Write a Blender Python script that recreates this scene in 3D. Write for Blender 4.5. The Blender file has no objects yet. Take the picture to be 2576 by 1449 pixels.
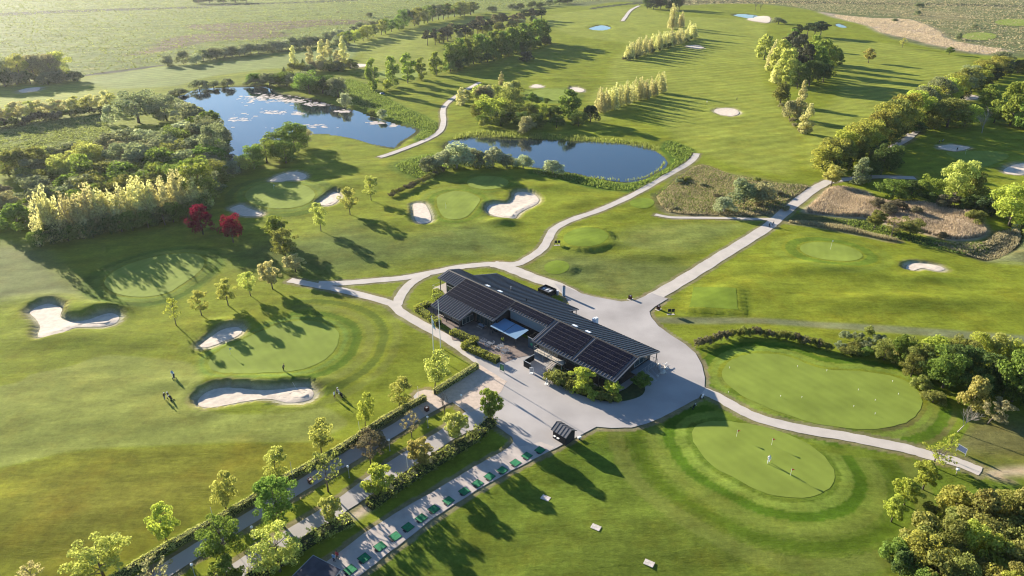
import bpy, math, random
import numpy as np
from mathutils import Vector, Matrix
from mathutils.geometry import delaunay_2d_cdt
random.seed(7); rng = np.random.default_rng(7)
S = bpy.context.scene
COL = S.collection
R = math.radians
# ------------------------------------------------------------ camera, sky, sun, exposure
CH = 80.0; PITCH = R(27); FPX = 1717.0          # camera height, tilt below horizon, focal length in reading units
cam = bpy.data.objects.new('camera', bpy.data.cameras.new('camera'))
cam.data.lens = 24; cam.data.sensor_width = 36; cam.data.clip_start = 0.5; cam.data.clip_end = 6000
cam.location = (0, 0, CH); cam.rotation_euler = (R(90) - PITCH, 0, 0)
COL.objects.link(cam); S.camera = cam
SUN_EL, SUN_AZ = R(15.2), R(134.4)               # azimuth counted from +X
sd_ = Vector((math.cos(SUN_AZ) * math.cos(SUN_EL), math.sin(SUN_AZ) * math.cos(SUN_EL), math.sin(SUN_EL)))
w = bpy.data.worlds.new("World"); S.world = w; w.use_nodes = True
nt = w.node_tree; nt.nodes.clear()
sky = nt.nodes.new('ShaderNodeTexSky'); sky.sky_type = 'NISHITA'; sky.sun_disc = False
sky.sun_elevation = SUN_EL; sky.sun_rotation = R(90) - SUN_AZ
sky.altitude = 50; sky.air_density = 1.0; sky.dust_density = 0.15; sky.ozone_density = 4
bg = nt.nodes.new('ShaderNodeBackground'); bg.inputs[1].default_value = 0.066
wo = nt.nodes.new('ShaderNodeOutputWorld')
nt.links.new(sky.outputs[0], bg.inputs[0]); nt.links.new(bg.outputs[0], wo.inputs[0])
sl = bpy.data.lights.new('sun', 'SUN'); sl.energy = 5.0; sl.angle = R(0.55); sl.color = (1.0, 0.90, 0.75)
so = bpy.data.objects.new('sun', sl); so.rotation_euler = sd_.to_track_quat('Z', 'Y').to_euler(); COL.objects.link(so)
S.view_settings.view_transform = 'Standard'; S.view_settings.look = 'None'
S.view_settings.gamma = 1; S.view_settings.exposure = 1.74; S.view_settings.use_curve_mapping = False
S.render.engine = 'CYCLES'
S.cycles.max_bounces = 6; S.cycles.diffuse_bounces = 3; S.cycles.glossy_bounces = 2
S.cycles.transmission_bounces = 3; S.cycles.volume_bounces = 0; S.cycles.transparent_max_bounces = 4
S.cycles.use_denoising = True; S.cycles.filter_width = 1.15

# ------------------------------------------------------------ reading the site plan
CP, SP = math.cos(PITCH), math.sin(PITCH)
def P(u, v, z=0.0):
    x = (u - 1288) / FPX; y = -(v - 724.5) / FPX
    d = (x, CP + y * SP, -SP + y * CP)
    t = (z - CH) / d[2]
    return (d[0] * t, d[1] * t)
def proj(X, Y, Z):
    Z -= CH; dep = Y * CP - Z * SP
    return 1288 + FPX * X / dep, 724.5 - FPX * (Y * SP + Z * CP) / dep
def depth(u, v):
    X, Y = P(u, v); return Y * CP + CH * SP
def hgt(u, v, vt):
    X, Y = P(u, v); lo, hi = 0., 60.
    for _ in range(30):
        m = (lo + hi) / 2
        if proj(X, Y, m)[1] > vt: lo = m
        else: hi = m
    return lo
def smooth(pts, n=4, closed=True):
    out = []; N = len(pts)
    rngi = range(N) if closed else range(N - 1)
    for i in rngi:
        g = (lambda k: pts[k % N]) if closed else (lambda k: pts[min(max(k, 0), N - 1)])
        p0, p1, p2, p3 = g(i - 1), g(i), g(i + 1), g(i + 2)
        for j in range(n):
            t = j / n
            out.append(tuple(0.5 * ((2 * b) + (c - a) * t + (2 * a - 5 * b + 4 * c - d) * t * t + (-a + 3 * b - 3 * c + d) * t ** 3)
                             for a, b, c, d in zip(p0, p1, p2, p3)))
    if not closed: out.append(tuple(pts[-1]))
    return out
def WP(pts, n=4, z=0.0): return [P(u, v, z) for u, v in (smooth(pts, n) if n > 1 else pts)]
def ell(u, v, ru, rv, k=20, tilt=0.0):
    return [(u + ru * math.cos(a), v + rv * math.sin(a) + tilt * ru * math.cos(a)) for a in [2 * math.pi * i / k for i in range(k)]]
def ribbon(pts, width, n=5, z=0.0):
    c = [P(u, v, z) for u, v in smooth(pts, n, False)]
    L, Rr = [], []
    for i, p in enumerate(c):
        a = c[max(i - 1, 0)]; b = c[min(i + 1, len(c) - 1)]
        dx, dy = b[0] - a[0], b[1] - a[1]; l = math.hypot(dx, dy) or 1
        wv = width * (1 + 0.05 * math.sin(i * 1.7))
        L.append((p[0] - dy / l * wv / 2, p[1] + dx / l * wv / 2)); Rr.append((p[0] + dy / l * wv / 2, p[1] - dx / l * wv / 2))
    return L + Rr[::-1]
def sdist(X, Y, poly, margin=12.0):
    """signed distance (negative inside); far points get +margin"""
    p = np.array(poly); D = np.full(X.shape, margin)
    m = (X > p[:, 0].min() - margin) & (X < p[:, 0].max() + margin) & (Y > p[:, 1].min() - margin) & (Y < p[:, 1].max() + margin)
    x = X[m]; y = Y[m]
    if x.size == 0: return D
    d2 = np.full(x.shape, 1e18); ins = np.zeros(x.shape, bool)
    q = np.roll(p, -1, 0)
    for (ax, ay), (bx_, by_) in zip(p, q):
        ex, ey = bx_ - ax, by_ - ay; L2 = ex * ex + ey * ey
        if L2 < 1e-9: continue
        t = np.clip(((x - ax) * ex + (y - ay) * ey) / L2, 0, 1)
        d2 = np.minimum(d2, (x - ax - t * ex) ** 2 + (y - ay - t * ey) ** 2)
        c = (ay > y) != (by_ > y)
        if ey != 0: ins ^= c & (x < ex * (y - ay) / ey + ax)
    d = np.sqrt(d2); d[ins] *= -1
    D[m] = np.minimum(d, margin)
    return D
def sst(a, b, x):
    t = np.clip((x - a) / (b - a), 0, 1); return t * t * (3 - 2 * t)
# ------------------------------------------------------------ site plan: ponds, bunkers, greens, paths
PONDS = {
 'W1': [(452,242),(470,236),(490,226),(540,220),(600,217),(644,217),(672,218),(700,233),(744,240),(794,250),(844,265),(894,278),(944,295),(994,310),(1036,320),(1050,328),(1034,342),(1010,355),(996,370),(966,367),(944,360),(894,345),(844,337),(789,335),(740,345),(700,358),(664,374),(632,392),(606,412),(588,432),(560,434),(546,424),(553,398),(573,374),(584,352),(575,325),(540,296),(500,266)],
 'W2': [(1125,357),(1144,350),(1194,340),(1244,342),(1288,346),(1388,350),(1463,354),(1563,360),(1613,365),(1650,382),(1673,403),(1669,418),(1638,435),(1613,447),(1575,453),(1525,447),(1463,437),(1423,430),(1363,422),(1320,412),(1270,398),(1200,386),(1135,379),(1118,369)],
 'W3': [(1484,71),(1500,64),(1518,62),(1534,67),(1526,74),(1500,75)],
 'W4': [(1842,37),(1863,34),(1900,37),(1916,43),(1900,46),(1872,44)],
 'W5': [(2100,60),(2115,59),(2127,68),(2108,66)],
}
STREAM = [(2560,560),(2555,577),(2557,595),(2545,610),(2530,622),(2495,637),(2467,645)]
BUNK = [  # sand outline, pit depth
 ([(75,784),(84,774),(95,768),(117,761),(140,765),(155,774),(151,792),(162,802),(187,806),(217,802),(250,791),(275,785),(295,790),(299,800),(287,811),(262,818),(225,819),(187,821),(160,832),(130,841),(100,846),(95,837),(100,817),(92,804)],1.3,'two lobed sand bunker at the far left of the fairway'),
 ([(504,866),(527,848),(555,829),(582,821),(603,823),(608,833),(590,847),(565,855),(537,867),(512,872)],0.9,'small slanting sand bunker crossed by a tree shadow'),
 ([(496,1004),(512,987),(537,975),(565,971),(605,973),(650,977),(700,975),(740,971),(770,970),(786,979),(788,990),(780,1000),(755,1007),(720,1008),(690,1001),(660,999),(630,1003),(590,1010),(550,1018),(520,1021),(502,1016)],1.5,'long wavy sand bunker below the left practice green'),
 ([(679,455),(694,444),(719,435),(749,432),(769,439),(770,446),(759,452),(726,453),(701,457)],0.5,'flat sand bunker behind the green near the pond bushes'),
 ([(799,512),(816,497),(841,481),(856,489),(854,498),(839,511),(824,515),(809,514)],1.2,'deep narrow sand bunker right of the far green'),
 ([(577,525),(605,514),(620,521),(642,529),(659,535),(656,541),(644,543),(612,542),(595,535)],0.7,'sand bunker just above the two red maples'),
 ([(1041,512),(1066,512),(1077,525),(1085,547),(1079,559),(1054,561),(1043,547),(1040,527)],0.5,'upright oblong sand bunker left of the pear shaped green'),
 ([(1225,525),(1231,514),(1256,509),(1278,509),(1290,500),(1293,490),(1299,482),(1318,480),(1343,486),(1355,498),(1350,510),(1325,522),(1305,534),(1295,546),(1269,545),(1239,538)],1.7,'big kidney shaped sand bunker half in shade'),
 ([(1798,276),(1813,272),(1838,272),(1855,277),(1859,285),(1845,291),(1820,290),(1800,283)],0.9,'round sand bunker in the open fairway by two golfers'),
 ([(1336,219),(1348,212),(1368,218),(1355,221)],0.5,'small far sand bunker at the end of the tree shadows'),
 ([(1433,222),(1450,220),(1470,226),(1463,232),(1445,229)],0.5,'small far sand bunker right of the distant green'),
 ([(1725,116),(1750,113),(1771,120),(1750,123)],0.4,'far sand bunker lying in the poplar shadows'),
 ([(2359,369),(2377,365),(2402,364),(2440,371),(2407,380),(2377,377)],0.5,'sand bunker behind the right hand green with a golfer'),
 ([(2524,428),(2544,415),(2576,409),(2615,411),(2618,434),(2570,438),(2540,436)],1.4,'bright sand bunker cut by the right edge'),
 ([(2279,673),(2289,662),(2319,661),(2357,666),(2377,675),(2362,680),(2342,677),(2319,673),(2292,680)],0.9,'bean shaped sand bunker right of the flag green'),
 ([(2434,238),(2460,243),(2452,250),(2407,251),(2425,246)],0.4,'shaded sand bunker behind the olive trees'),
 ([(47,229),(70,222),(100,220),(95,228),(62,233)],0.4,'far sand bunker in the shade at the upper left'),
 ([(872,165),(900,161),(932,165),(900,169)],0.4,'narrow far sand bunker by the birches'),
 ([(1902,41),(1935,43),(1934,57),(1905,55),(1880,49)],0.3,'distant sand bunker beside the small pond'),
]
GREENS = [  # outline, plateau height, label
 (ell(705,493,88,34),0.7,'far green between three bunkers'),
 ([(1099,502),(1114,490),(1144,483),(1181,487),(1207,502),(1200,520),(1177,545),(1149,554),(1119,550),(1104,530)],0.6,'pear shaped green with a yellow flag'),
 (ell(1227,461,53,17),0.5,'small oval green below the pond'),
 ([(1817,937),(1826,919),(1851,902),(1888,893),(1932,893),(1970,897),(2007,909),(2045,925),(2095,935),(2157,937),(2220,945),(2270,959),(2302,979),(2317,1004),(2314,1032),(2290,1059),(2245,1074),(2182,1081),(2132,1077),(2057,1067),(1995,1049),(1932,1027),(1888,1007),(1850,984),(1823,960)],0.8,'large putting green dotted with white cups'),
 ([(1740,1092),(1753,1071),(1790,1061),(1840,1062),(1900,1070),(1960,1085),(2020,1110),(2062,1140),(2092,1175),(2098,1203),(2085,1232),(2050,1250),(2000,1257),(1932,1247),(1863,1216),(1788,1172),(1750,1125)],1.0,'practice green with red flags and a golfer in white'),
 ([(575,872),(644,842),(707,817),(769,809),(819,817),(847,832),(853,855),(844,882),(819,907),(781,927),(731,938),(669,942),(620,945),(575,944),(538,934),(525,917),(536,897)],0.8,'left practice green crossed by young tree shadows'),
 ([(265,706),(292,682),(340,661),(400,646),(460,640),(503,645),(514,662),(508,678),(487,697),(450,722),(425,737),(375,748),(325,747),(287,738),(267,722)],0.7,'green half covered by the shade of the left wood'),
 (ell(1473,602,57,25),1.5,'oval raised tee beside the curved path'),
 (ell(1400,675,32,16),1.1,'small round raised tee inside the path bend'),
 (ell(1615,512,31,14),1.0,'small oval raised tee by the scrub'),
 ([(1745,724),(1850,733),(1855,786),(1733,777)],1.3,'square raised tee right of the yard'),
 (ell(2090,637,79,23,20,.13),0.9,'oval green with a white flag on the right'),
 ([(2380,386),(2432,382),(2507,382),(2538,395),(2507,412),(2470,422),(2444,415),(2407,401)],0.5,'right hand green behind the trees'),
 (ell(1388,240,62,15),0.5,'distant green above the second pond'),
 (ell(2464,92,44,10),0.5,'distant bright green at the upper right'),
 (ell(2560,57,58,9),0.5,'distant green cut by the right edge'),
 (ell(1000,188,60,11),0.4,'distant green beside the bright maples'),
]
PATHS = [  # centreline, width, label
 ([(728,705),(760,711),(785,716),(850,728),(920,745),(985,764),(1008,785),(1050,810),(1095,835),(1140,861),(1185,893),(1222,917),(1262,946)],2.6),
 ([(800,714),(870,712),(940,706),(1010,700),(1060,691),(1110,681),(1150,673),(1200,667),(1250,664),(1300,664),(1333,648),(1364,626),(1380,600),(1395,576),(1438,553),(1513,527),(1593,490),(1663,450),(1725,415),(1745,399),(1753,386)],2.7),
 ([(1240,664),(1270,671),(1310,686),(1350,702),(1400,719),(1450,745),(1500,775)],4.0),
 ([(998,768),(1006,748),(1020,727),(1035,712),(1052,701),(1075,690)],2.6),
 ([(1640,750),(1688,722),(1750,685),(1813,645),(1875,607),(1930,572),(1944,560),(1982,527),(2032,487),(2062,468),(2092,455),(2144,450),(2195,445),(2245,446),(2302,448)],3.8),
 ([(1648,540),(1688,547),(1738,548),(1813,549),(1888,551),(1950,552)],1.8),
 ([(1740,972),(1778,987),(1813,1003),(1863,1032),(1913,1054),(1994,1075),(2057,1087),(2132,1099),(2207,1114),(2282,1129),(2332,1144),(2394,1159),(2432,1172),(2467,1187)],2.6),
 ([(1206,208),(1181,222),(1144,245),(1119,268),(1114,285),(1116,305),(1109,327),(1089,343),(1056,360),(1019,375),(981,388),(954,396)],2.8),
 ([(220,386),(250,388),(295,395)],2.6),
 ([(1608,15),(1585,28),(1566,54)],4.0),
 ([(2252,334),(2292,342),(2255,366)],3.0),
 ([(2322,317),(2292,342),(2240,372)],2.6),
]
YARD = [(1395,714),(1430,724),(1463,739),(1500,748),(1563,759),(1598,756),(1640,738),(1680,752),(1648,772),(1634,784),(1637,797),(1658,822),(1688,844),(1725,867),(1750,889),(1766,920),(1773,949),(1772,980),(1757,1002),(1733,1014),(1700,1032),(1663,1052),(1625,1067),(1588,1076),(1538,1077),(1500,1074),(1483,1083),(1463,1094),(1400,1127),(1338,1158),(1288,1184),(1194,1237),(1094,1302),(999,1376),(905,1449),(870,1480),(745,1480),(824,1412),(914,1344),(994,1292),(1094,1234),(1194,1174),(1278,1128),(1292,1112),(1288,1100),(1240,1066),(1234,1062),(1146,1102),(1044,1171),(914,1259),(879,1281),(804,1334),(769,1355),(684,1412),(644,1437),(560,1492),(480,1492),(560,1437),(644,1379),(694,1350),(849,1256),(951,1181),(1054,1114),(1101,1087),(1139,1059),(1172,1036),(1138,1012),(1116,1022),(1069,1048),(1019,1082),(919,1146),(879,1169),(769,1234),(644,1313),(515,1393),(440,1442),(370,1490),(290,1490),(360,1449),(440,1400),(515,1352),(644,1277),(769,1197),(879,1132),(1019,1048),(1046,1010),(1040,998),(1049,987),(1069,981),(1094,984),(1205,916),(1190,890),(1225,880),(1300,860),(1380,870),(1450,850),(1440,780),(1420,745)]
# colour zones painted into the turf (real differences of grass): outline, colour, coarseness, edge softness
C_rough=(.125,.152,.014); C_fair=(.215,.245,.040); C_green=(.170,.235,.055); C_fringe=(.105,.165,.028)
C_brown=(.135,.138,.028); C_meadow=(.175,.215,.055); C_heath=(.165,.135,.085); C_reed=(.40,.33,.24); C_lush=(.09,.150,.022)
C_pale=(.185,.205,.085); C_scrub=(.165,.155,.065); C_dry=(.23,.215,.11)
ZONES = [
 ([(-400,-40),(-400,210),(0,200),(220,190),(400,167),(520,158),(640,146),(760,126),(850,104),(940,82),(1020,60),(1200,34),(1330,24),(1450,14),(1520,2),(1540,-60)],C_meadow,1.0,3,1),
 ([(1450,14),(1560,4),(1700,14),(1800,10),(1932,12),(2060,30),(2180,64),(2240,95),(2400,130),(2540,142),(2950,160),(2950,-50),(1450,-50)],(.155,.175,.075),1.0,3,1),
 ([(470,64),(600,58),(760,51),(900,50),(925,57),(800,66),(644,82),(520,78)],C_heath,1.0,6,3),
 ([(430,94),(560,82),(700,80),(722,90),(660,98),(520,106),(420,128),(320,141),(380,120)],C_heath,1.0,6,3),
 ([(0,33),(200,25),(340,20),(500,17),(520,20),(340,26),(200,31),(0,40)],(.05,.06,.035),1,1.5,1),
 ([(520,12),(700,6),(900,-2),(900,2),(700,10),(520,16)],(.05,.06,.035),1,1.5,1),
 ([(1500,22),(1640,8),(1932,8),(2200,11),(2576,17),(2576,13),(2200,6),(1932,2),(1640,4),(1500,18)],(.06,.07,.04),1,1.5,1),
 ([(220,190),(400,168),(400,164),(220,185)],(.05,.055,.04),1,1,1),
 ([(2060,30),(2130,40),(2200,46),(2257,47),(2300,52),(2340,68),(2369,82),(2374,92),(2410,106),(2470,116),(2527,126),(2535,133),(2490,136),(2420,128),(2344,113),(2280,97),(2219,82),(2180,64),(2120,50)],(.42,.34,.28),1,5,3),
 ([(2200,25),(2330,28),(2460,40),(2420,52),(2300,44)],C_dry,1,10,3),
 ([(-300,296),(60,300),(200,296),(268,290),(292,350),(284,374),(140,384),(-300,390)],C_meadow,.9,3,1),
 ([(-300,215),(40,200),(180,196),(252,238),(232,262),(100,285),(-300,310)],C_fair,.2,3,1),
 ([(225,195),(400,170),(520,162),(740,135),(850,112),(900,112),(880,150),(760,170),(640,178),(500,200),(440,215),(300,222),(250,215)],(.180,.220,.065),.15,2,1),
 ([(900,115),(1010,82),(1200,44),(1190,60),(1080,110),(1110,150),(1060,190),(950,200),(900,170),(920,140)],C_fair,.2,3,1),
 ([(870,200),(930,215),(1000,260),(1090,300),(1100,320),(1110,330),(1090,345),(1050,362),(1040,340),(1052,325),(990,303),(900,270),(860,240),(850,215)],C_lush,.9,1.5,1),
 ([(1375,40),(1600,18),(1690,40),(1905,52),(1925,95),(1920,190),(1985,300),(2020,345),(1990,430),(1960,440),(1800,400),(1690,340),(1620,270),(1490,310),(1480,240),(1530,200),(1540,150),(1580,110),(1440,90)],C_fair,.25,3,1),
 ([(2070,100),(2240,110),(2400,140),(2440,160),(2340,240),(2200,330),(2060,420),(2020,400),(2040,300),(2110,240),(2100,150)],C_fair,.25,3,1),
 ([(1680,352),(1740,372),(1748,392),(1700,430),(1640,465),(1600,485),(1560,482),(1470,470),(1410,455),(1330,440),(1340,425),(1420,434),(1520,452),(1580,458),(1640,440),(1678,415),(1680,398),(1660,375)],C_lush,.9,1.2,1),
 ([(1040,395),(1130,385),(1180,400),(1130,430),(1075,455),(1010,440),(985,415)],C_lush,.9,2,1),
 ([(1763,412),(1850,440),(1960,462),(2040,470),(1987,507),(1968,533),(1932,546),(1800,547),(1675,538),(1640,500),(1655,482),(1700,448)],C_scrub,1,1.2,1),
 ([(1730,425),(1800,432),(1850,448),(1830,470),(1760,466),(1700,462)],(.165,.120,.100),1,5,3),
 ([(1850,440),(1960,462),(2040,470),(2000,498),(1930,480),(1860,462)],(.17,.17,.06),1,4,3),
 ([(1690,514),(1800,522),(1900,530),(1880,542),(1760,545),(1680,534)],(.24,.21,.12),1,3,3),
 ([(1660,505),(1720,480),(1800,488),(1850,505),(1830,515),(1740,500)],(.10,.15,.02),1,3,3),
 ([(1900,530),(1960,500),(2000,485),(1990,505),(1960,535)],(.26,.20,.14),1,3,3),
 ([(1650,488),(1740,500),(1820,512),(1810,520),(1700,506),(1650,495)],(.07,.10,.03),1,1,1),
 ([(2092,470),(2182,482),(2207,502),(2332,512),(2432,522),(2492,582),(2457,603),(2407,608),(2357,600),(2317,588),(2250,572),(2182,553),(2107,547),(2018,535),(2045,507)],C_reed,1,1.5,1),
 ([(2018,537),(2107,549),(2182,556),(2300,592),(2400,612),(2470,606),(2500,580),(2560,570),(2580,600),(2560,640),(2500,660),(2440,648),(2300,610),(2180,575),(1990,560),(1985,548)],(.11,.12,.045),1,1.2,1),
 ([(1985,556),(2100,565),(2200,586),(2260,602),(2250,609),(2150,588),(2040,570),(1980,562)],(.30,.25,.16),1,1,1),
 ([(2600,560),(2700,560),(2700,660),(2480,655),(2530,628),(2570,600)],(.18,.19,.08),.9,2,1),
 # left fairway and its edges
 ([(-500,1040),(0,972),(75,944),(175,922),(262,894),(400,900),(480,915),(515,960),(480,1010),(560,1045),(700,1040),(790,1020),(850,1040),(870,1070),(780,1108),(700,1112),(525,1117),(375,1124),(200,1134),(100,1154),(0,1174),(-500,1260)],(.205,.230,.050),.3,.5,1),
 ([(-500,1270),(0,1178),(100,1158),(200,1138),(375,1128),(525,1121),(700,1116),(790,1112),(860,1110),(700,1200),(500,1310),(280,1440),(200,1500),(-500,1500)],(.158,.168,.018),.55,.5,1),
 ([(80,1260),(300,1200),(560,1180),(600,1210),(420,1290),(200,1370),(60,1350)],(.165,.165,.024),.6,8,1),
 ([(-300,600),(60,620),(150,680),(250,760),(200,752),(60,750),(-300,780)],(.155,.175,.062),.3,4,1),
 ([(560,640),(700,700),(900,690),(1030,660),(1250,650),(1330,640),(1200,560),(1000,600),(900,560),(760,600)],(.118,.150,.034),.5,8,1),
 ([(1400,640),(1500,640),(1700,660),(1760,670),(1640,745),(1540,750),(1440,715),(1350,690),(1330,668)],(.125,.150,.038),.5,5,1),
 ([(1590,575),(1700,560),(1880,562),(1800,610),(1700,640),(1560,620)],(.165,.195,.045),.4,4,1),
 ([(1640,798),(1932,804),(2250,822),(2576,846),(2900,870),(2900,900),(2576,866),(2250,840),(1932,818),(1650,812)],(.165,.180,.085),.3,.8,1),
 ([(1500,1085),(1650,1070),(1740,1020),(1790,1010),(1900,1060),(2100,1100),(2300,1140),(2440,1190),(2576,1200),(2700,1500),(900,1500),(1300,1190)],(.100,.150,.018),.6,3,1),
 ([(1290,1300),(1600,1250),(1900,1330),(2200,1400),(2300,1500),(1000,1500)],(.118,.150,.022),.6,15,1),
 ([(2180,1060),(2330,1040),(2400,1080),(2330,1110),(2200,1100)],(.115,.105,.04),.5,4,1),
 ([(2330,1080),(2480,1050),(2700,1090),(2700,1170),(2480,1160),(2380,1130)],(.135,.130,.045),.5,4,1),
 ([(2468,1186),(2520,1178),(2620,1180),(2620,1200),(2530,1200),(2550,1215),(2500,1205)],(.36,.29,.19),.5,1.2,1),
 ([(893,1284),(935,1258),(950,1268),(900,1305),(878,1300)],(.38,.31,.23),.5,.8,1),
]
RINGS = [  # concentric mowing / relief bands around a green: green index, [(distance, half width, colour, height)]
 (4,[(1.3,.9,(.165,.225,.035),.0),(3.5,1.0,(.068,.125,.010),-.3),(6.3,1.4,(.145,.185,.030),.3),(9.6,1.2,(.080,.125,.012),-.3),(13.0,1.5,(.135,.165,.03),.0)]),
 (3,[(1.2,.9,(.165,.225,.035),.0),(3.4,1.0,(.078,.135,.012),-.22),(6.5,1.2,(.13,.175,.02),0)]),
 (5,[(1.0,.8,(.15,.215,.035),.0),(3.2,1.1,(.085,.14,.014),-.22),(6.4,1.3,(.175,.20,.035),.15),(9.6,.9,(.100,.135,.018),-.2),(12.6,.9,(.165,.19,.03),0)]),  # bands right of this green: shade of low ridges painted as turf tone
 (6,[(1.2,.9,(.15,.205,.035),.0),(3.8,1.2,(.09,.14,.018),-.3)]),
 (0,[(1.5,1.2,(.16,.215,.035),.0),(5.0,1.6,(.11,.155,.02),-.2)]),
 (1,[(1.6,1.0,(.125,.18,.02),.0),(4.2,1.0,(.16,.205,.03),0)]),(2,[(1.6,1.2,(.13,.18,.02),.0)]),(11,[(2.0,1.6,(.115,.17,.02),.0),(6,1.5,(.165,.205,.025),0)]),
 (13,[(2.2,2.0,(.14,.19,.03),.0)]),
]
MOUNDS = [ # u,v, radius along x, radius along y (m), height
 (232,775,9,6,1.2),(120,752,8,3,.7),(260,778,7,3,.5),(170,850,14,4,.9),(560,815,8,3,.6),(640,962,20,2.5,.9),
 (1262,560,5,3.2,1.5),(1530,616,7,4,1.0),(1345,655,6,4,.3),(1870,650,9,4,.3),(2085,675,15,4.0,1.2),(2330,700,12,3.5,.9),
 (1500,575,9,5,.4),(1460,670,6,3,.4),(1610,640,7,4,.7),(1660,650,6,3,.5),(820,470,9,4,.9),(850,460,10,5,.6),
 (930,420,16,8,.8),(1020,840,4,14,.35),(985,860,3,14,.25),(1480,515,12,6,.8),(1380,470,10,4,.8),(730,600,30,10,.5),
 (300,1050,30,6,.5),(150,1300,25,6,.5),(600,1150,20,5,.3),(1900,720,15,6,.5),(2200,760,25,6,.5),(2300,760,18,4,.7),
 (1000,560,18,6,.5),(1120,600,18,6,.4),(900,640,20,6,.5),(1350,1300,16,5,.3),(1700,1350,16,6,.25),(2100,1380,9,6,.5),
 (1420,200,20,6,.7),(1640,330,20,8,.6),(1800,350,25,8,.5),(2300,230,25,10,.7),(1500,120,25,10,.6),(600,190,30,8,.6),
]
POND_W = {k: WP(v, 3) for k, v in PONDS.items()}
BUNK_W = [(WP(b, 4), d) for b, d, _ in BUNK]
GREEN_W = [(WP(g, 1 if len(g) == 4 or len(g) > 18 and i != 3 and i != 4 else 3), e) for i, (g, e, _) in enumerate(GREENS)]
PATH_W = [ribbon(p, wd) for p, wd in PATHS]
YARD_W = WP(YARD, 1)
STREAM_W = ribbon(STREAM, 1.6)
# ------------------------------------------------------------ terrain grid
def lines(a0, a1, fine0, fine1, step, grow):
    out = [fine0]
    while out[-1] < fine1: out.append(out[-1] + step)
    s = step
    while out[-1] < a1: s = min(s * grow, 12); out.append(out[-1] + s)
    pre = []; s = step; x = fine0
    while x > a0: s = min(s * grow, 12); x -= s; pre.append(x)
    return np.array(pre[::-1] + out)
GX = lines(-1500, 1500, -88, 88, .5, 1.018)
GY = lines(30, 1900, 62, 200, .5, 1.016)
X, Y = np.meshgrid(GX, GY)
Hh = np.zeros(X.shape)
for k in range(26):   # gentle natural undulation
    lam = rng.uniform(9, 60) if k < 18 else rng.uniform(80, 200); a = rng.uniform(0, math.pi * 2); ph = rng.uniform(0, 7)
    amp = .0035 * lam ** .93 * (1 if k < 18 else .5)
    Hh += amp * np.sin((X * math.cos(a) + Y * math.sin(a)) * 2 * math.pi / lam + ph)
Hh *= .45
SX, SY = math.cos(SUN_AZ), math.sin(SUN_AZ)
for u, v, rx, ry, h in MOUNDS:
    cx, cy = P(u, v); Hh += h * np.exp(-((X - cx) / rx) ** 2 - ((Y - cy) / ry) ** 2)
gsd = []
for poly, e in GREEN_W:
    d = sdist(X, Y, poly, 16); gsd.append(d)
    wd = 8.0 if e < 1.05 else 3.0
    wgt = 1 - sst(-.3, wd, d)
    Hh = Hh * (1 - .7 * wgt) + e * (.30 if e < 1.05 else .55) * wgt
for gi, rr in RINGS:
    for dd, hw, c, h in rr:
        if h: Hh += .15 * h * np.exp(-((gsd[gi] - dd) / hw) ** 2)
# flat ground under the yard, the clubhouse and the paths
yd = sdist(X, Y, YARD_W, 10); wq = 1 - sst(0, 9.5, yd); Hh *= (1 - wq)
BA = R(135.5); AX = (math.cos(BA), math.sin(BA)); BX = (math.sin(BA), -math.cos(BA)); BO = (19.943, 109.747)
def BL(s, t): return (BO[0] + s * AX[0] + t * BX[0], BO[1] + s * AX[1] + t * BX[1])
bd = sdist(X, Y, [BL(-2, -8), BL(-2, 21), BL(62, 21), BL(62, -8)], 10); Hh *= sst(0, 9.5, bd)
for pw in PATH_W[:7]:
    Hh *= 1 - .85 * (1 - sst(0, 9.5, sdist(X, Y, pw, 10)))
bsd = []
for poly, dpt in BUNK_W:
    d = sdist(X, Y, poly, 14); bsd.append(d); c = np.mean(np.array(poly), 0)
    rad = max(np.ptp(np.array(poly)[:, 0]), np.ptp(np.array(poly)[:, 1])) / 2
    side = np.clip(((X - c[0]) * SX + (Y - c[1]) * SY) / rad * 1.2, -1, 1)
    Hh += dpt * .17 * np.exp(-((d - 2.2) / 1.8) ** 2) * np.clip(side * .7 + .5, 0.0, 1)
    wall = .7 + .5 * (1 - side)
    wgt = 1 - np.clip(d / wall, 0, 1) ** 1.3
    bowl = 1 - .35 * sst(0, 5, -d) * 0 - .0
    Hh = Hh * (1 - wgt) + (-dpt * .30 + .0) * wgt
    Hh += np.where(d < 0, .45 * dpt * np.exp(-(-d / 1.6) ** 2) * np.clip(-side, 0, 1), 0)
for poly in list(POND_W.values()):
    d = sdist(X, Y, poly, 12); wgt = 1 - sst(-5, 5, d); Hh = Hh * (1 - wgt) - 1.0 * wgt
wgt = 1 - sst(-1, 3, sdist(X, Y, STREAM_W, 6)); Hh = Hh * (1 - wgt) - 1.1 * wgt
far = sst(700, 1300, Y); Hh *= 1 - far
def gz(x, y):
    i = int(np.clip(np.searchsorted(GX, x) - 1, 0, len(GX) - 2)); j = int(np.clip(np.searchsorted(GY, y) - 1, 0, len(GY) - 2))
    a = (x - GX[i]) / (GX[i + 1] - GX[i]); b = (y - GY[j]) / (GY[j + 1] - GY[j])
    a = min(max(a, 0), 1); b = min(max(b, 0), 1)
    return float((Hh[j, i] * (1 - a) + Hh[j, i + 1] * a) * (1 - b) + (Hh[j + 1, i] * (1 - a) + Hh[j + 1, i + 1] * a) * b)
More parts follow.
